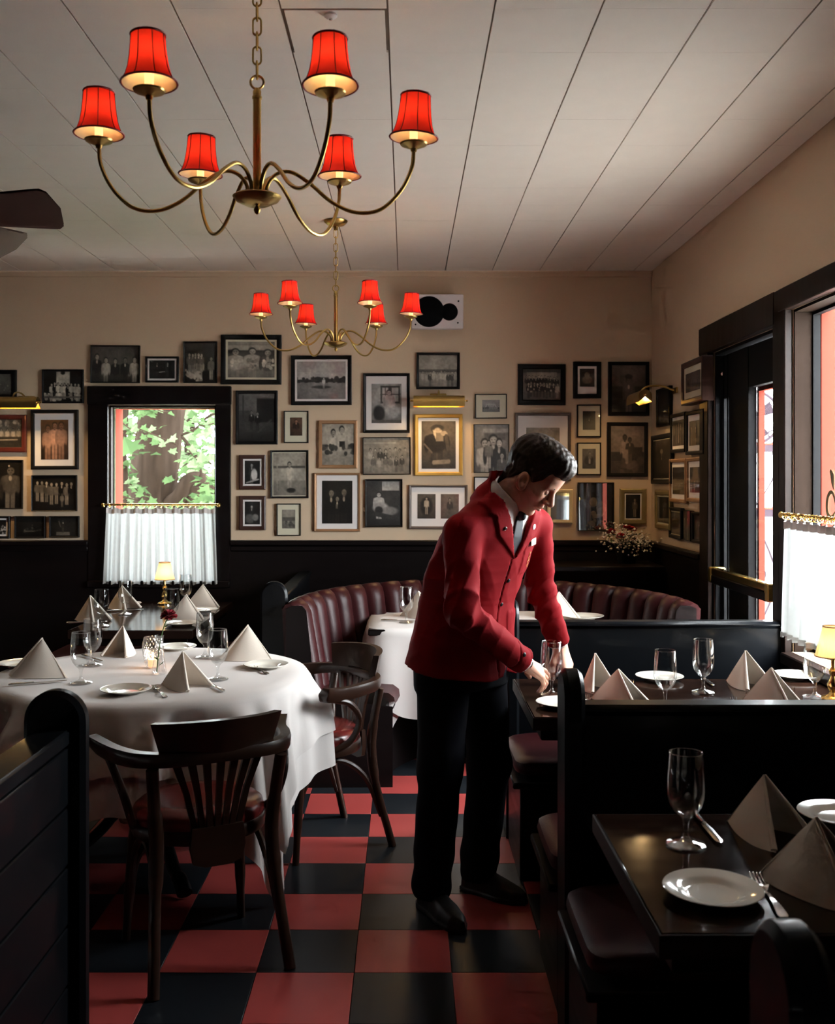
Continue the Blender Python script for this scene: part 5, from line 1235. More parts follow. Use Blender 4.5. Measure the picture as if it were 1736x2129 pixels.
# ================================================================== the waiter (surfaces grown from distance fields)
def surface_nets(fn, lo, hi, h):
    lo, hi = np.array(lo, float), np.array(hi, float)
    n = np.ceil((hi - lo) / h).astype(int) + 1
    # coarse pass first: only blocks near the surface are evaluated finely
    bs = 5; nb = -(-n // bs); cax = [lo[i] + h * bs * np.arange(nb[i] + 1) for i in range(3)]
    Cg = np.stack(np.meshgrid(*cax, indexing='ij'), -1).reshape(-1, 3)
    CV = fn(Cg).reshape(nb + 1)
    near = np.zeros(nb, bool); band = max(h * bs * 2.2, .028)
    for o in [(i, j, k) for i in (0, 1) for j in (0, 1) for k in (0, 1)]:
        near |= np.abs(CV[tuple(slice(o[d], nb[d] + o[d]) for d in range(3))]) < band
    up = lambda A: np.repeat(np.repeat(np.repeat(A, bs, 0), bs, 1), bs, 2)[:n[0], :n[1], :n[2]]
    V = up(np.where(CV[:-1, :-1, :-1] < 0, -1., 1.)).copy(); need = np.argwhere(up(near))
    Pg = lo + h * need
    if len(Pg): V[tuple(need.T)] = np.concatenate([fn(Pg[i:i + 300000]) for i in range(0, len(Pg), 300000)])
    S = V < 0
    c = np.zeros(np.array(n) - 1, int)
    offs = [(i, j, k) for i in (0, 1) for j in (0, 1) for k in (0, 1)]
    sl = lambda o: tuple(slice(o[d], n[d] - 1 + o[d]) for d in range(3))
    for o in offs: c += S[sl(o)]
    mixed = (c > 0) & (c < 8)
    ijk = np.argwhere(mixed); K = len(ijk)
    vals = np.stack([V[tuple((ijk + np.array(o)).T)] for o in offs], 1)
    acc = np.zeros((K, 3)); cnt = np.zeros(K)
    for a in range(8):
        for b in range(a + 1, 8):
            da = np.array(offs[a]); db = np.array(offs[b])
            if np.abs(da - db).sum() != 1: continue
            va, vb = vals[:, a], vals[:, b]; m = (va < 0) != (vb < 0)
            t = np.where(m, va / np.where(m, va - vb, 1), 0)
            acc += np.where(m[:, None], da + t[:, None] * (db - da), 0); cnt += m
    verts = lo + h * (ijk + acc / cnt[:, None])
    idx = -np.ones(mixed.shape, int); idx[mixed] = np.arange(K)
    faces = []
    for d in range(3):
        e1, e2 = (d + 1) % 3, (d + 2) % 3
        s0 = [slice(1, n[i] - 1) for i in range(3)]; s1 = list(s0)
        s0[d] = slice(0, n[d] - 1); s1[d] = slice(1, n[d])
        A, Bv = S[tuple(s0)], S[tuple(s1)]
        pos = np.argwhere(A != Bv)
        if not len(pos): continue
        sg = A[tuple(pos.T)]
        base = pos.copy()
        for i in range(3):
            if i != d: base[:, i] += 1
        def ci(o1, o2):
            q = base.copy(); q[:, e1] -= o1; q[:, e2] -= o2; return idx[tuple(q.T)]
        q = np.stack([ci(1, 1), ci(0, 1), ci(0, 0), ci(1, 0)], 1)
        q[~sg] = q[~sg][:, ::-1]
        faces.append(q[(q >= 0).all(1)])
    return verts, np.concatenate(faces)
def net_obj(name, parts, m, parent, base):
    vs, fs, o = [], [], 0
    for v, f in parts: vs.append(v - np.array(base)); fs.append(f + o); o += len(v)
    vs, fs = np.concatenate(vs), np.concatenate(fs)
    me = bpy.data.meshes.new(name); me.from_pydata(vs.tolist(), [], fs.tolist()); me.update()
    me.materials.append(M[m] if isinstance(m, str) else m)
    me.polygons.foreach_set('use_smooth', [True] * len(me.polygons))
    return link(name, me, parent)
A_ = lambda *x: np.array(x, float)
def nrm(v): return v / np.linalg.norm(v)
def rcone(p, a, b, ra, rb):
    ba = b - a; t = np.clip(((p - a) @ ba) / (ba @ ba), 0, 1)
    return np.linalg.norm(p - a - t[:, None] * ba, axis=1) - (ra + (rb - ra) * t)
def ell(q, c, r):
    q = (q - np.array(c)); r = np.array(r, float)
    k0 = np.linalg.norm(q / r, axis=1); k1 = np.linalg.norm(q / r ** 2, axis=1) + 1e-9
    return k0 * (k0 - 1) / k1
def smin(a, b, k):
    h = np.clip(.5 + .5 * (b - a) / k, 0, 1); return b * (1 - h) + a * h - k * h * (1 - h)
def smax(a, b, k): return -smin(-a, -b, k)
BASE = A_(.22, 3.70, 0)
FW = nrm(A_(.75, -.66, 0)); LF = A_(-FW[1], FW[0], 0)
ZS = np.array([.60, .80, .95, 1.10, 1.25, 1.38, 1.47, 1.60])
SPX = np.array([.20, .20, .20, .222, .262, .305, .335, .36]); SPY = np.array([3.74, 3.74, 3.74, 3.72, 3.68, 3.645, 3.62, 3.60])
def torso(p, wz, dz, zz):
    z = p[:, 2]; cx, cyy = np.interp(z, ZS, SPX), np.interp(z, ZS, SPY)
    q = np.stack([p[:, 0] - cx, p[:, 1] - cyy], 1)
    a = q @ LF[:2]; b = q @ FW[:2]
    w_, d_ = np.interp(z, zz, wz), np.interp(z, zz, dz)
    k = (np.abs(a / w_) ** 2.4 + np.abs(b / d_) ** 2.4) ** (1 / 2.4)
    return (k - 1) * np.minimum(w_, d_), a, b
JZ = [.80, .88, 1.0, 1.12, 1.25, 1.34, 1.40, 1.44, 1.475, 1.52]
JW = [.224, .215, .202, .198, .208, .210, .185, .140, .095, .06]
JD = [.185, .176, .158, .146, .146, .132, .115, .102, .088, .06]
SR, ER, WR = A_(.188, 3.480, 1.360), A_(.185, 3.425, 1.10), A_(.405, 3.625, .902)
SL, EL, WL = A_(.468, 3.765, 1.372), A_(.505, 3.885, 1.12), A_(.585, 3.985, .915)
NB = A_(.333, 3.62, 1.455)
rs_ = np.random.RandomState(5)
WAVES = [(rs_.normal(0, 1, 3), rs_.uniform(0, 6.28), rs_.uniform(28, 62)) for _ in range(9)]
def folds(p):
    s = np.zeros(len(p))
    for d, ph, k in WAVES:
        d = nrm(d * A_(1, 1, .55)); w_ = p @ d * k + ph + 1.3 * np.sin(p[:, 2] * 17 + ph) + .9 * np.sin(p[:, 0] * 21 - ph)
        s += 1 - 2 * np.abs(np.sin(w_ * .5)) ** .8
    return s / 9
def armfold(p, S, E, W):
    def seg(a, b, k, ph):
        d = nrm(b - a); t = (p - a) @ d; r = p - a - t[:, None] * d
        ang = r @ nrm(np.cross(d, A_(.3, .2, .9)))
        return np.sin(t * k + ang * 22 + ph + 1.2 * np.sin(ang * 30))
    dE = np.linalg.norm(p - E, axis=1)
    sh_ = lambda x: 1 - 2 * np.abs(x) ** .7
    return sh_(np.abs(seg(S, E, 34, .3))) * np.exp(-((dE - .02) / .13) ** 2) + sh_(np.abs(seg(E, W, 38, 1.1))) * (.35 + .65 * np.exp(-(dE / .12) ** 2))
def poly(a, z, pts):
    d = np.full(len(a), -9.); n = len(pts)
    ar = sum(pts[i][0] * pts[(i + 1) % n][1] - pts[(i + 1) % n][0] * pts[i][1] for i in range(n)); sg = 1 if ar > 0 else -1
    for i in range(n):
        x0, y0 = pts[i]; x1, y1 = pts[(i + 1) % n]; l = math.hypot(x1 - x0, y1 - y0)
        d = np.maximum(d, sg * ((a - x0) * (y1 - y0) - (z - y0) * (x1 - x0)) / l)
    return d
def jacket_core(p):
    t, a, b = torso(p, JW, JD, JZ)
    z = p[:, 2]
    sho = smin(rcone(p, NB + A_(0, 0, -.01), SR + A_(0, 0, -.004), .064, .058), rcone(p, NB + A_(0, 0, -.01), SL, .064, .056), .02)
    d = smin(t, sho, .035)
    ar = smin(rcone(p, SR, ER, .064, .058), rcone(p, ER, WR, .057, .047), .02)
    al = smin(rcone(p, SL, EL, .062, .057), rcone(p, EL, WL, .056, .046), .02)
    wr, wl = armfold(p, SR, ER, WR), armfold(p, SL, EL, WL)
    ar = ar - .0050 * wr; al = al - .0050 * wl
    d = d - .0090 * folds(p) * np.clip((1.45 - z) / .2, .2, 1)
    d = smin(smin(d, ar, .022), al, .022)
    return d, a, b
def cuffcut(p, d, W, E, extra=0):
    ax = nrm(W - E); return np.where(np.linalg.norm(p - W, axis=1) < .12, np.maximum(d, (p - W) @ ax - extra), d)
LAP = [(-.002, 1.262), (-.086, 1.452), (-.128, 1.402), (-.106, 1.345)]
COLL = [(-.084, 1.450), (-.088, 1.51), (-.135, 1.49), (-.145, 1.425), (-.122, 1.410)]
HC = A_(.443, 3.56, 1.560); PITCH = R(43); YW = nrm(A_(.90, -.44, 0))
HF = A_(*(YW[:2] * math.cos(PITCH)), -math.sin(PITCH)); HU = A_(*(YW[:2] * math.sin(PITCH)), math.cos(PITCH)); HL = np.cross(HU, HF)
NK0 = HC + HF * -.030 + HU * -.055
def neckframe(p):
    ax = nrm(NK0 - NB); q = p - NB; t = q @ ax; r_ = q - t[:, None] * ax
    return t, np.linalg.norm(r_, axis=1), r_, ax
def jacket(p):
    d, a, b = jacket_core(p)
    z = p[:, 2]; fr = b > 0
    # V opening and the front seam
    vee = np.where(fr, np.maximum(np.abs(a + .002) - np.maximum(0, (z - 1.262)) * .45, 1.262 - z), 1.0)
    out = np.maximum(d, -np.maximum(vee, -(d + .020)))
    seam = np.maximum(np.abs(a + .012) - .0022, np.maximum(z - 1.262, -(d + .006)))
    out = np.where(fr, np.maximum(out, -seam), out)
    for sgn in (1, -1):
        aa = a * sgn
        lp = np.minimum(poly(aa, z, LAP), poly(aa, z, COLL) )
        lp = np.maximum(np.maximum(poly(aa, z, LAP), d - .0065), -(d + .006))
        cp = np.maximum(np.maximum(poly(aa, z, COLL), d - .0080), -(d + .006))
        out = np.where(fr, np.minimum(out, np.minimum(lp, cp)), out)
    # patch pockets
    pk = np.maximum(np.maximum(poly(a, z, [(.055, 1.315), (.135, 1.315), (.135, 1.205), (.055, 1.205)]), d - .0032), -(d + .004))
    pk2 = np.maximum(np.maximum(poly(a, z, [(.05, 1.07), (.17, 1.07), (.17, .91), (.05, .91)]), d - .0034), -(d + .004))
    out = np.where(fr, np.minimum(out, np.minimum(pk, pk2)), out)
    # collar stand at the back of the neck
    t, r, r_, ax = neckframe(p); fr_ = (r_ @ FW) / (r + 1e-6)
    bandr = np.maximum(np.abs(r - .0800 - np.clip(.05 - t, -.05, .055) * .30) - .0055, np.maximum(t - .058 + .062 * np.clip((fr_ + .55) / 1.1, 0, 1), -t - .05)); bandr = np.where(fr_ > .62, 1.0, bandr)
    hole = np.where(t > -.06, r - (.0765 + np.clip(.05 - t, -.05, .12) * (.26 + .25 * np.clip(fr_ + .3, 0, 1))), 1.0)
    out = np.maximum(out, -hole)
    out = smin(out, bandr, .006)
    # hem and cuffs
    hem = .872 - .03 * np.clip((b + .1) / .25, 0, 1) + .006 * np.sin(a * 30)
    inarm = (rcone(p, ER, WR, .075, .066) < 0) | (rcone(p, EL, WL, .075, .066) < 0)
    out = np.where(inarm & (p[:, 2] < .98) & (np.minimum(np.linalg.norm(p - WR, axis=1), np.linalg.norm(p - WL, axis=1)) < .16), out, np.maximum(out, hem - z))
    out = cuffcut(p, out, WR, ER); out = cuffcut(p, out, WL, EL)
    return out
wtr = thing('person', 'waiter in red jacket and black trousers leaning over a table to set a glass', 'person', BASE)
M['skin'] = mat('skin', (.62, .32, .225), .45, spec=.4, var=.12, vscale=18, bump=.05, bscale=300, sss=.08)
M['hair'] = mat('dark_brown_hair', (.030, .017, .011), .55, spec=.25, var=.5, vscale=40, stretch=(1, 1, 1), bump=.5, bscale=120)
M['jacket'] = mat('red_cotton_jacket', (.19, .0070, .010), .75, spec=.04, var=.10, vscale=9, bump=.05, bscale=300)
M['trousers'] = mat('black_trousers', (.005, .005, .007), .85, spec=.04, var=.3)
M['shoe'] = mat('black_shoe_leather', (.008, .007, .007), .35, var=.3)
M['shirt'] = mat('white_shirt', (.80, .77, .76), .7, var=.03)
M['tie'] = mat('black_tie', (.012, .014, .02), .45, var=.3)
M['brow'] = mat('eyebrow', (.03, .017, .011), .8)
JO = net_obj('jacket', [surface_nets(jacket, (-.08, 3.28, .80), (.70, 4.08, 1.57), .0050)], 'jacket', wtr, BASE)
# shirt seen in the V, collar and cuffs
def shirt(p):
    d, a, b = torso(p, JW, JD, JZ); z = p[:, 2]
    sho = smin(rcone(p, NB + A_(0, 0, -.01), SR, .070, .064), rcone(p, NB + A_(0, 0, -.01), SL, .070, .062), .02)
    d = smin(d, sho, .035) + .013
    d = np.maximum(d, np.maximum(1.18 - z, np.abs(a) - .10)); d = np.maximum(d, .02 - b)
    t, r, r_, ax = neckframe(p)
    fr = (r_ @ FW) / (r + 1e-6)
    low = -.030 - .055 * np.clip((fr - .25) / .5, 0, 1) ** 1.2
    topz = .066 - .022 * np.clip(fr, 0, 1)
    rad = .0705 + np.clip(.06 - t, 0, .15) * .24
    col = np.maximum(np.abs(r - rad) - .0035, np.maximum(low - t, t - topz))
    gap = np.maximum(np.abs(r_ @ LF) - np.clip(.040 - t, 0, .2) * .42 - .003, .02 - (r_ @ FW)); col = np.maximum(col, -gap)
    return np.minimum(d, col)
def cuff(W, E):
    ax = nrm(W - E)
    def f(p):
        q = p - W; t = q @ ax; r = np.linalg.norm(q - t[:, None] * ax, axis=1)
        return np.maximum(np.abs(r - .0355) - .0035, np.maximum(-.03 - t, t - .010))
    return surface_nets(f, W - .07, W + .07, .003)
SO = net_obj('shirt', [surface_nets(shirt, (.20, 3.42, 1.17), (.56, 3.78, 1.58), .0032)], 'shirt', wtr, BASE)
for W_, E_ in ((WR, ER), (WL, EL)): net_obj('shirt_cuff', [cuff(W_, E_)], 'shirt', wtr, BASE)
def tie(p):
    d, a, b = torso(p, JW, JD, JZ); z = p[:, 2]
    w_ = .020 + (1.40 - z) * .10
    blade = np.maximum(np.maximum(np.abs(a + .001) - w_, np.abs(d + .010) - .004), np.maximum(1.2 - z, z - 1.41)); blade = np.where(b > 0, blade, 1.)
    return smin(blade, ell(p - (NB + FW * .088 + A_(0, 0, -.040)), (0, 0, 0), (.015, .015, .019)), .006)
net_obj('tie', [surface_nets(tie, (.28, 3.42, 1.18), (.54, 3.70, 1.47), .0028)], 'tie', wtr, BASE)
# head, neck, hands: bare skin
def hl(p): q = p - HC; return np.stack([q @ HF, q @ HL, q @ HU], 1)
def head(p, bald=False):
    q = hl(p); m = q.copy(); m[:, 1] = np.abs(m[:, 1])
    d = ell(q, (-.014, 0, .030), (.100, .076, .088))
    d = smin(d, ell(q, (.036, 0, -.035), (.056, .058, .085)), .03)
    d = smin(d, ell(q, (.052, 0, .032), (.044, .060, .052)), .02)
    d = smin(d, rcone(m, A_(-.010, .052, -.055), A_(.060, .014, -.108), .026, .019), .022)
    d = smin(d, ell(q, (.070, 0, -.110), (.021, .024, .017)), .014)
    d = smin(d, ell(m, (.056, .042, -.030), (.028, .022, .024)), .018)
    d = smin(d, rcone(m, A_(.084, .010, .006), A_(.072, .042, .006), .011, .011), .014)
    d = smax(d, -ell(m, (.094, .031, -.012), (.013, .016, .011)), .012)
    d = np.minimum(d, ell(m, (.0755, .031, -.013), (.0135, .0145, .0125)))
    d = smin(d, rcone(q, A_(.088, 0, -.003), A_(.113, 0, -.040), .0085, .0125), .010)
    d = smin(d, ell(m, (.103, .0125, -.045), (.011, .009, .008)), .006)
    d = smin(d, ell(q, (.085, 0, -.068), (.014, .028, .020)), .012)
    d = smin(d, rcone(m, A_(.0965, .003, -.0690), A_(.085, .022, -.0735), .0062, .0045), .004)
    d = smin(d, rcone(m, A_(.0945, .003, -.0815), A_(.085, .020, -.0775), .0072, .0045), .004)
    d = smax(d, -rcone(m, A_(.104, .0, -.0752), A_(.088, .026, -.0760), .0022, .0020), .003)
    if bald: return smin(d, rcone(p, NK0, NB + A_(0, 0, -.03), .054, .064), .03)
    # ears
    e = m - A_(.006, .083, -.030); th = .30
    ef, eu = e[:, 0] * math.cos(th) + e[:, 2] * math.sin(th), -e[:, 0] * math.sin(th) + e[:, 2] * math.cos(th)
    ee = np.stack([ef, e[:, 1] - .25 * -ef, eu], 1)
    ear = ell(ee, (0, 0, 0), (.0195, .0095, .033)); ear = smin(ear, ell(ee, (.006, -.002, -.022), (.011, .007, .012)), .006)
    ear = smax(ear, -ell(ee, (.004, .009, .002), (.0105, .0075, .020)), .005)
    d = smin(d, ear, .006)
    d = smin(d, rcone(p, NK0, NB + A_(0, 0, -.03), .054, .064), .03)
    d = smin(d, rcone(q, A_(.03, 0, -.085), A_(-.03, 0, -.10), .030, .045), .02)
    return np.maximum(d, 1.40 - p[:, 2])
def bodycore(p):      # the rest of the body, under the clothes
    d = torso(p, [.15, .165, .15, .155, .165, .16, .09, .06], [.10, .11, .10, .10, .105, .095, .07, .055], [.78, .88, 1.0, 1.15, 1.28, 1.36, 1.42, 1.47])[0]
    d = np.maximum(d, .80 - p[:, 2])
    for S, E, W in ((SR, ER, WR), (SL, EL, WL)):
        d = smin(d, smin(rcone(p, S, E, .045, .038), rcone(p, E, W, .037, .026), .01), .02)
    for a, b, c in LEGS: d = smin(d, smin(rcone(p, a, b, .072, .05), rcone(p, b, c, .045, .032), .01), .02)
    return np.maximum(d, np.maximum(.10 - p[:, 2], p[:, 2] - 1.45))
LEGS = [(A_(.135, 3.665, .88), A_(.118, 3.635, .50), A_(.090, 3.690, .09)), (A_(.268, 3.805, .88), A_(.305, 3.800, .50), A_(.268, 3.850, .09))]
def hand(W, dr, back, left, pose):
    dr = nrm(dr); n = nrm(back - dr * (back @ dr)); s = np.cross(n, dr) if not left else np.cross(dr, n)    # s: thumb side
    def curl(d0, ang): return d0 * math.cos(ang) - n * math.sin(ang)
    segs = []
    kn = [(.096, .031), (.099, .010), (.094, -.011), (.085, -.030)]
    ln = [(.043, .026, .021), (.047, .029, .022), (.043, .027, .021), (.034, .021, .019)]
    for (u, v), L3, cu in zip(kn, ln, pose['curl']):
        a = W + dr * u + s * v; ang = 0; d0 = nrm(dr + s * v * pose.get('spread', 2.0))
        pts = [a]
        for l, c in zip(L3, cu): ang += R(c); a = a + curl(d0, ang) * l; pts.append(a)
        segs.append(pts)
    th = pose['thumb']; a = W + dr * .030 + s * .024 - n * .008; d0 = nrm(dr * th[0] + s * th[1] - n * th[2]); d1 = nrm(dr * th[3] + s * th[4] - n * th[5])
    tp = [a, a + d0 * .044, a + d0 * .044 + d1 * .033, a + d0 * .044 + d1 * .033 + nrm(d1 + dr * .3) * .025]
    def f(p):
        d = rcone(p, W - dr * .05, W + dr * .005, .027, .0255)
        for (u, v), r1 in zip(kn, (.0125, .0125, .012, .011)):
            d = smin(d, rcone(p, W + dr * .012 + s * v * .45, W + dr * u + s * v, .0165, r1), .018)
        d = smin(d, rcone(p, W + dr * .02 + s * .012 - n * .006, tp[1], .017, .0125), .016)
        g = None
        for pts, r0 in zip(segs, (.0098, .0100, .0095, .0084)):
            fd = None
            for i in range(3):
                c = rcone(p, pts[i], pts[i + 1], r0 * (1 - .08 * i), r0 * (1 - .08 * (i + 1)))
                fd = c if fd is None else smin(fd, c, .004)
            g = fd if g is None else np.minimum(g, fd)
        td = smin(rcone(p, tp[0], tp[1], .0145, .0115), smin(rcone(p, tp[1], tp[2], .0112, .0100), rcone(p, tp[2], tp[3], .0100, .0082), .004), .006)
        g = np.minimum(g, td)
        return smin(d, g, .007)
    allp = np.array([q for sg in segs for q in sg] + tp + [W - dr * .05])
    nails = []
    for pts in segs:
        dd = nrm(pts[3] - pts[2]); nn = nrm(n - dd * (n @ dd)); nails.append((pts[3] - dd * .004 + nn * .0066, dd, nn))
    return surface_nets(f, allp.min(0) - .032, allp.max(0) + .032, .0023), nails
hr, nr_ = hand(WR + nrm(WR - ER) * .012, A_(.132, .105, -.092), A_(.15, -.55, .80), False, dict(curl=[(2, 14, 12), (14, 24, 20), (22, 30, 22), (28, 32, 22)], thumb=(.75, .35, .55, .9, -.05, .45), spread=1.2))
hl_, nl_ = hand(WL + nrm(WL - EL) * .012, A_(.20, -.16, -.60), A_(.75, -.55, .30), True, dict(curl=[(10, 20, 15), (14, 22, 18), (16, 24, 18), (18, 24, 18)], thumb=(.7, .45, .4, .9, .05, .4), spread=1.5))
BO = net_obj('body', [surface_nets(head, HC - .185, HC + .175, .0026), surface_nets(bodycore, (0, 3.35, .06), (.68, 4.06, 1.46), .012), hr, hl_], 'skin', wtr, BASE)
for nm in nr_ + nl_:
    c, dd, nn = nm; sd = np.cross(dd, nn)
    MB().add([Vector(c + dd * x + sd * y + nn * (.0012 - abs(y) * .12) - BASE) for x, y in ((-.005, -.0045), (-.005, .0), (-.005, .0045), (.005, -.004), (.0062, 0), (.005, .004))], [(0, 1, 4, 3), (1, 2, 5, 4)]).build('fingernail', mat('nail', (.62, .36, .28), .3) if 'nail' not in bpy.data.materials else bpy.data.materials['nail'], BO, smooth=60)
# hair
def hairf(p):
    q = hl(p); m = q.copy(); m[:, 1] = np.abs(m[:, 1])
    f, u, l = q[:, 0], q[:, 2], m[:, 1]
    st = .35 * (.0022 * np.sin(f * 210 + 3 * np.sin(l * 90) + 40 * u) + .0018 * np.sin(f * 330 - u * 120 + 2 * np.sin(l * 60)) + .0015 * np.sin(q[:, 1] * 260 + f * 60))
    d = ell(q, (-.016, 0, .034), (.109, .084, .097))
    d = smin(d, ell(q, (.066, 0, .080), (.040, .052, .030)), .03)
    d = smin(d, ell(q, (.036, 0, .100), (.055, .055, .030)), .03)
    d = np.minimum(d, np.where(q[:, 0] < .0, head(p, True) - .006, 1.0))
    d = d + st
    ub = np.interp(f, [-.14, -.09, -.065, -.045, -.012, .018, .030, .040, .052, .068, .085, .13], [-.125, -.125, -.105, -.060, -.010, -.008, -.050, -.048, -.008, .040, .058, .056])
    ub = ub + .006 * np.sin(l * 120 + f * 90) - np.where(f > .06, .010 * np.exp(-(l / .02) ** 2), 0)
    d = smax(d, -ell(m, (.008, .088, -.032), (.026, .03, .036)), .004)
    return smax(d, (ub - u) * .75, .006)
HO = net_obj('hair', [surface_nets(hairf, HC - .16, HC + .165, .0027)], 'hair', wtr, BASE)
def HW(f, l, u): return Vector(HC + HF * f + HL * l + HU * u - BASE)
eb = MB()
for s in (-1, 1):
    eb.tube([HW(.0935, s * .012, .006), HW(.0925, s * .022, .0115), HW(.0865, s * .034, .0125), HW(.0745, s * .047, .007)], [.003, .0042, .004, .0018], 7)
eb.build('eyebrows', 'brow', BO)
el = MB()
for s in (-1, 1):
    el.tube([HW(.0855, s * .019, -.0175), HW(.0888, s * .027, -.0195), HW(.0872, s * .036, -.019), HW(.081, s * .0435, -.0155)], [.0009, .0014, .0014, .0009], 6)
el.build('eyelashes', 'brow', BO)
# trousers and shoes
def trousers(p):
    t, a, b = torso(p, [.165, .185, .185, .175, .165], [.12, .140, .145, .13, .12], [.70, .80, .88, .95, 1.0])
    t = np.maximum(t, np.maximum(.80 - p[:, 2], p[:, 2] - .97))
    d = t
    for i, (h_, k_, n_) in enumerate(LEGS):
        leg = smin(rcone(p, h_, k_, .098, .078), rcone(p, k_, n_, .077, .070), .02)
        leg = leg + .0035 * np.sin(p[:, 2] * 46 + i * 2 + 8 * p[:, 0]) * np.exp(-((p[:, 2] - .14) / .12) ** 2) + .004 * np.sin(p[:, 2] * 30 + 14 * p[:, 1]) * np.exp(-((p[:, 2] - .5) / .12) ** 2)
        d = smin(d, leg, .012 if i else .03)
    return np.maximum(d, .055 + .10 * (p[:, 1] - 3.75) * 0 - p[:, 2])
TO = net_obj('trousers', [surface_nets(trousers, (-.06, 3.46, .03), (.48, 4.02, .99), .0075)], 'trousers', wtr, BASE)
for heel, toe in ((A_(.070, 3.735, 0), A_(.192, 3.505, 0)), (A_(.240, 3.885, 0), A_(.432, 3.745, 0))):
    def shoe(p, heel=heel, toe=toe):
        ax = nrm(toe - heel); sd = A_(-ax[1], ax[0], 0); q = p - heel; t = q @ ax; s = q @ sd; z = p[:, 2]
        L = np.linalg.norm(toe - heel)
        w_ = np.interp(t / L, [-.1, 0, .3, .62, .85, 1.0], [.022, .036, .036, .047, .038, .010]); hh = np.interp(t / L, [-.1, 0, .3, .5, .75, 1.0], [.06, .085, .085, .065, .047, .030])
        k = (np.abs(s / w_) ** 2.6 + np.abs((z - .012) / hh) ** 2.4) ** (1 / 2.5)
        d = (k - 1) * np.minimum(w_, hh); d = np.maximum(d, np.maximum(-t - .028, t - L))
        sole = np.maximum(np.maximum(np.abs(s) - w_ - .004, z - .016), np.maximum(-t - .032, t - L - .004))
        return np.maximum(np.minimum(smax(d, -z + .0, .003), sole), -z + .001)
    mid = (heel + toe) / 2
    net_obj('shoe', [surface_nets(shoe, mid + A_(-.2, -.2, -.01), mid + A_(.2, .2, .12), .004)], 'shoe', wtr, BASE)
# small things on the jacket
def hit(z, a, sd=jacket):       # point on the jacket front at height z and lateral offset a, with its normal
    c = A_(np.interp(z, ZS, SPX), np.interp(z, ZS, SPY), z) + LF * a
    lo_, hi_ = 0.0, .3
    ts = np.linspace(.3, .02, 400); v = sd(c + FW * ts[:, None]); i = int(np.argmax(v < 0)); pt = c + FW * ts[i]
    e = .004; g = A_(*[float((sd((pt + d * e)[None]) - sd((pt - d * e)[None]))[0]) for d in np.eye(3)])
    return pt, nrm(g)
def badge(name, z, a, w_, h_, t, m, label=None, roll=0):
    p, n = hit(z, a); n = nrm(hit(z, a - .02)[1] + hit(z, a + .02)[1] + n); p = p + n * .004; up = nrm(A_(0, 0, 1) - n * n[2]); rt = np.cross(up, n)
    up, rt = up * math.cos(roll) + rt * math.sin(roll), rt * math.cos(roll) - up * math.sin(roll)
    b = MB().box(-w_ / 2, -h_ / 2, 0, w_ / 2, h_ / 2, t, .0012)
    o = MB().add([Vector(p + rt * v[0] + up * v[1] + n * (v[2] + .0015) - BASE) for v in b.v], b.f).build(name, m, JO)
    if label: o['label'] = label
    return p, n, up, rt
def disc(name, z, a, r, t, m):
    p, n = hit(z, a); up = nrm(A_(0, 0, 1) - n * n[2]); rt = np.cross(up, n)
    b = MB().lathe([(0, t), (r * .6, t), (r, t * .4), (r, 0), (0, 0)], 16)
    MB().add([Vector(p + rt * v[0] + up * v[1] + n * v[2] - BASE) for v in b.v], b.f).build(name, m, JO)
p_, n_, u_, r_2 = badge('name_tag', 1.318, .098, .046, .024, .003, mat('cream_name_tag', (.80, .72, .50), .4), 'cream name tag on the breast pocket', R(-6))
disc('lapel_pin', 1.372, .078, .010, .004, 'white_plastic'); disc('lapel_pin', 1.372, -.088, .007, .004, 'steel')
for z in (1.185, 1.10, 1.015, .935): disc('button', z, .004, .0075, .004, 'frame_black')
p2, n2 = hit(1.255, .100); up2 = nrm(A_(0, 0, 1) - n2 * n2[2]); rt2 = np.cross(up2, n2)
MB().tube(spline([Vector(p2 + up2 * (.028 - .007 * i) + rt2 * (.004 * (-1) ** i) + n2 * .002 - BASE) for i in range(9)], 3), .0011, 5).build('pocket_embroidery', mat('gold_thread', (.75, .42, .08), .5), JO)
# wrist watch
wx = nrm(WR - ER); wc = WR + wx * .006
ring_ = [];
e1 = nrm(np.cross(wx, A_(0, 0, 1))); e2 = np.cross(e1, wx)
wt = MB().tube([Vector(wc + wx * .014 + e1 * .029 * math.cos(a) + e2 * .028 * math.sin(a) - BASE) for a in [2 * PI * q / 28 for q in range(28)]], .0045, 8, closed=True).build('wrist_watch', 'steel', wtr)
# ================================================================== outdoors
tag(MB().box(XR + .1, 4.50, -.2, XR + .228, 4.64, 3.2, .006).build('pilaster', 'red_paint'), 'salmon red painted pilaster outside the right window', 'pilaster')
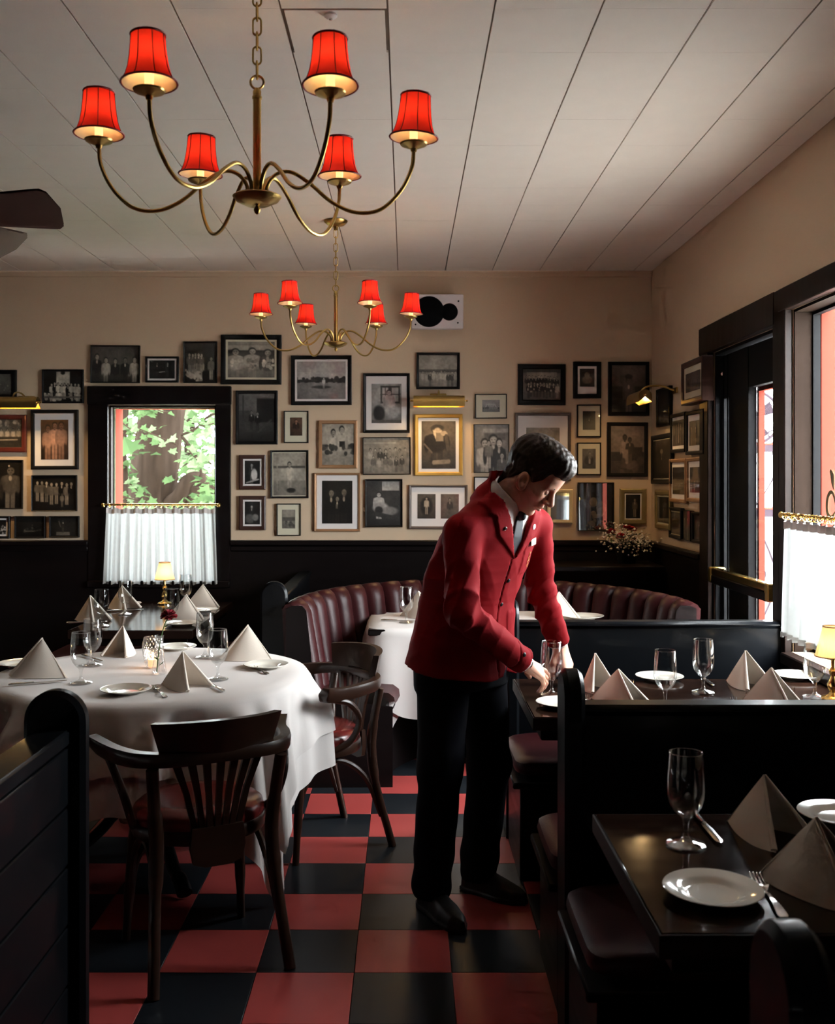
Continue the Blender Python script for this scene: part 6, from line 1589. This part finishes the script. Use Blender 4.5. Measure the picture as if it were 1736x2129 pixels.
# garden behind the back window
def tree(name, label, base, pts, radii, group=None, seed=1):
    rnd = random.Random(seed)
    t = thing(name, label, 'tree', base, group=group)
    mb = MB(); sp = spline(pts, 10)
    rs = list(np.interp(np.linspace(0, len(radii) - 1, len(sp)), range(len(radii)), radii)); n = 30
    for i, p in enumerate(sp):
        for j in range(n):
            a = 2 * PI * j / n
            rr = rs[i] * (1 + .05 * math.sin(a * 7 + p.z * 2.2) + .04 * math.sin(a * 13 - p.z * 3) + rnd.uniform(-.018, .018))
            mb.v.append((p.x + rr * math.cos(a), p.y + rr * math.sin(a), p.z))
    for i in range(len(sp) - 1):
        for j in range(n): mb.f.append((i * n + j, i * n + (j + 1) % n, (i + 1) * n + (j + 1) % n, (i + 1) * n + j))
    mb.build('trunk', 'bark', t, smooth=60)
    return t
def leaf_shape(s):      # five-lobed leaf, folded a little
    o = [(0, -.5), (.22, -.36), (.5, -.30), (.36, -.05), (.55, .18), (.24, .20), (.0, .62), (-.24, .20), (-.55, .18), (-.36, -.05), (-.5, -.30), (-.22, -.36)]
    return [Vector((x * s, y * s, -abs(x) * s * .25)) for x, y in o]
def foliage(name, m, parent, boxes, seed):
    rnd = random.Random(seed); mb = MB()
    for (c, sz, n, s0, s1) in boxes:
        for _ in range(n):
            p = Vector([c[k] + rnd.gauss(0, 1) * sz[k] * .5 for k in range(3)])
            q = Matrix.Rotation(rnd.uniform(0, 6.28), 3, 'Z') @ Matrix.Rotation(rnd.uniform(-.9, .9), 3, 'X') @ Matrix.Rotation(rnd.uniform(-.6, .6), 3, 'Y')
            vs = [q @ v + p for v in leaf_shape(rnd.uniform(s0, s1))]
            mb.add([p] + vs, [(0, i, i % 12 + 1) for i in range(1, 13)])
    o = mb.build(name, m, parent, smooth=0); o['kind'] = 'stuff'
    return o
def T(px, py, Y): return atY(px, py, Y)
Yt = 10.5
b0 = T(320, 1300, Yt)
big = tree('tree', 'big dark maple trunk leaning outside the back window', (0, 0, 0),
           [T(312, 1650, Yt), T(318, 1180, Yt), T(318, 1040, Yt), T(326, 950, Yt), T(338, 850, Yt), T(352, 760, Yt), T(372, 500, Yt)], [.34, .245, .232, .235, .225, .22, .2], seed=4)
# bough curling off to the right, thin limbs
mb = MB(); sp = spline([T(335, 1062, Yt - .05), T(372, 1035, Yt - .2), T(392, 1003, Yt - .2), T(415, 998, Yt - .1), T(440, 1012, Yt + .1), T(480, 1005, Yt + .3)], 8)
rs = list(np.interp(np.linspace(0, 1, len(sp)), [0, .2, .5, 1], [.10, .085, .085, .07])); mb.tube(sp, rs, 14); mb.build('bough', 'bark', big, smooth=60)
mb = MB(); sp = spline([T(405, 1010, Yt - .2), T(398, 1060, Yt - .15), T(396, 1130, Yt)], 6); mb.tube(sp, .075, 12); mb.build('bough', 'bark', big, smooth=60)
for pts, r in (([(376, 905), (405, 892), (430, 868), (450, 858)], .013), ([(412, 958), (418, 985), (412, 1000), (425, 1012), (446, 1022)], .014), ([(378, 908), (392, 925), (412, 958)], .016), ([(366, 1000), (378, 975), (392, 960)], .01)):
    MB().tube(spline([T(a, b, Yt - .3) for a, b in pts], 5), r, 7).build('branch', 'bark', big)
foliage('foliage', 'leaf', big, [(T(262, 900, 9.9), (.25, .4, .5), 60, .06, .13), (T(330, 838, 9.8), (.6, .4, .12), 45, .06, .13), (T(262, 1035, 9.9), (.25, .4, .3), 40, .06, .13),
                                 (T(415, 930, 9.9), (.22, .5, .7), 75, .06, .14), (T(435, 1045, 9.7), (.2, .4, .2), 30, .06, .13), (T(300, 1056, 9.6), (.4, .3, .06), 22, .05, .1),
                                 (T(330, 640, 10), (2.5, 1.5, .8), 300, .12, .25)], 11)
# sprays of single big leaves close to the pane
rnd = random.Random(5)
lm = []
for key in ('leaf', 'leaf_pale'):
    vs = leaf_shape(1.0); lm.append(MB().add([(0, 0, .03)] + vs, [(0, i, i % 12 + 1) for i in range(1, 13)]).build('leaf', key, mesh_only=True, smooth=0))
def spray(path, n, Y, s0, s1, mi=0):
    pts = spline([T(a, b, Y) for a, b in path], 8)
    MB().tube(pts, .006, 6).build('twig', 'bark', big)
    for k in range(n):
        p = pts[int((k + .5) / n * (len(pts) - 1))] + Vector((rnd.uniform(-.05, .05), rnd.uniform(-.05, .05), rnd.uniform(-.06, .04)))
        o = link('leaf', lm[mi if rnd.random() < .7 else 1 - mi], big, p, (rnd.uniform(.5, 1.25), rnd.uniform(-.5, .5), rnd.uniform(-.6, .6)))
        s = rnd.uniform(s0, s1) * .72; o.scale = (s, s, s)
spray([(290, 892), (318, 903), (345, 915), (368, 925)], 9, 9.0, .075, .13, 1)
spray([(240, 868), (262, 885), (285, 905)], 7, 9.0, .09, .15)
spray([(285, 852), (320, 852), (350, 858)], 7, 9.1, .08, .12)
spray([(392, 935), (405, 950), (425, 952), (440, 965)], 8, 9.0, .10, .16, 1)
spray([(262, 1000), (278, 1012), (290, 1025)], 6, 9.0, .08, .13)
spray([(246, 1030), (285, 1040), (330, 1052)], 9, 9.0, .08, .13)
spray([(410, 1030), (430, 1038), (448, 1045)], 6, 9.0, .09, .14)
spray([(400, 870), (420, 885), (445, 880)], 6, 9.2, .08, .14, 1)
t2 = tree('tree', 'pale slim tree trunk at the left edge of the back window view', (0, 0, 0),
          [T(252, 1500, 9.9), T(254, 1050, 9.9), T(252, 930, 9.9), T(256, 850, 9.9), T(262, 600, 9.9)], [.06, .058, .05, .05, .04], seed=9)
# wood of paler trees behind
bt = thing('background_tree', 'sunlit pale green tree filling the back window view behind the trunk', 'tree', (0, 0, 0))
MB().tube(spline([T(395, 1300, 14), T(400, 1000, 14), T(388, 820, 14), T(400, 600, 14)], 6), [.1] * 6 + [.09] * 6 + [.07] * 7, 9).build('trunk', 'bark', bt)
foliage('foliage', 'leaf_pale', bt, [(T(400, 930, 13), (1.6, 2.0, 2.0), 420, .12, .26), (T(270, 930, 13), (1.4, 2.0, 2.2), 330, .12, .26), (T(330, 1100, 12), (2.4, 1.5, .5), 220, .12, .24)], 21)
hd = thing('hedge', 'dense green hedge beyond the garden trees', 'hedge', (-5, 19, -.2))
foliage('foliage', 'leaf', hd, [((0, 0, 1.0), (7, 1.2, 1.6), 1600, .2, .4)], 31)
struct(MB().box(-16, 8.2, -.2, -.6, 30, -.16).build('garden_ground', 'undergrowth'))
# ---- side yard beyond the door: trellis, fan, wall
tr = thing('iron_trellis', 'purple grey iron trellis with scrolls outside the glass door', 'trellis', (0, 0, 0))
Yv = 7.6
def V(px, py, Y=Yv): return atY(px, py, Y)
MB().bar(V(1614, 925), V(1614, 1600), .05, .05, (0, 1, 0)).build('post', mat('lavender_post_paint', (.09, .085, .115), .6), tr)
for py in (932, 1066):
    b = MB().bar(V(1520, py), V(1614, py), .04, .055, c=.004).build('rail', 'iron', tr)
    MB().bar(V(1520, py - 9), V(1614, py - 9), .045, .012).build('rail_cap', 'red_paint', b)
for a, b in (((1612, 985), (1566, 1058)), ((1566, 1080), (1612, 1180)), ((1612, 1225), (1566, 1320))):
    MB().tube(spline([V(*a), V((a[0] + b[0]) / 2 + 3, (a[1] + b[1]) / 2), V(*b)], 5), .006, 6).build('rod', 'iron', tr)
def scroll(cx, cyy, r0, a0, a1, Y=Yv):
    c = V(cx, cyy, Y); pts = []
    for k in range(22):
        t = k / 21; a = a0 + (a1 - a0) * t; r = r0 * (1 - .75 * t) * Y / F_PX
        pts.append(c + Vector((r * math.cos(a), 0, r * math.sin(a))))
    MB().tube(pts, .006, 6).build('scroll', 'iron', tr)
scroll(1575, 948, 17, -2.4, 3.2); scroll(1578, 1192, 17, -2.0, 4.0); scroll(1580, 1238, 20, 2.2, -3.2); scroll(1603, 905, 16, -1.5, 4.0)
MB().tube(spline([V(1566, 905), V(1585, 922), V(1606, 940), V(1612, 980)], 6), .006, 6).build('rod', 'iron', tr)
fn = thing('outdoor_fan', 'round caged outdoor fan seen through the glass door', 'fan', V(1566, 868, 7.9))
rg = MB()
for k in range(13):
    r = .03 + .0135 * k
    rg.tube([Vector((r * math.cos(a), -.05 * math.cos(r / .2 * 1.5), r * math.sin(a))) for a in [2 * PI * q / 40 for q in range(40)]], .0022, 5, closed=True)
for q in range(10):
    a = 2 * PI * q / 10
    rg.tube([Vector((r * math.cos(a), -.052 * math.cos(r / .2 * 1.5), r * math.sin(a))) for r in (.03, .08, .13, .19)], .002, 5)
rg.build('cage', 'iron', fn)
MB().tube([Vector((.2 * math.cos(a), 0, .2 * math.sin(a))) for a in [2 * PI * q / 40 for q in range(40)]], .012, 8, closed=True).build('outer_ring', 'iron', fn)
for q in range(4):
    a = q * PI / 2 + .5; d = Vector((math.cos(a), 0, math.sin(a))); e = Vector((-d.z, 0, d.x))
    MB().add([d * .03 - e * .02, d * .17 - e * .05 + Vector((0, .02, 0)), d * .17 + e * .05 - Vector((0, .0, 0)), d * .03 + e * .02 + Vector((0, .01, 0))], [(0, 1, 2, 3)]).build('fan_blade', 'iron', fn)
MB().lathe([(0, -.03), (.05, -.03), (.055, .05), (0, .06)], 16, ax=Matrix.Rotation(R(-90), 3, 'X')).build('motor', 'iron', fn)
MB().bar((0, .05, 0), (0, .05, -2.0), .04, .04, (0, 1, 0)).build('stand', 'iron', fn)
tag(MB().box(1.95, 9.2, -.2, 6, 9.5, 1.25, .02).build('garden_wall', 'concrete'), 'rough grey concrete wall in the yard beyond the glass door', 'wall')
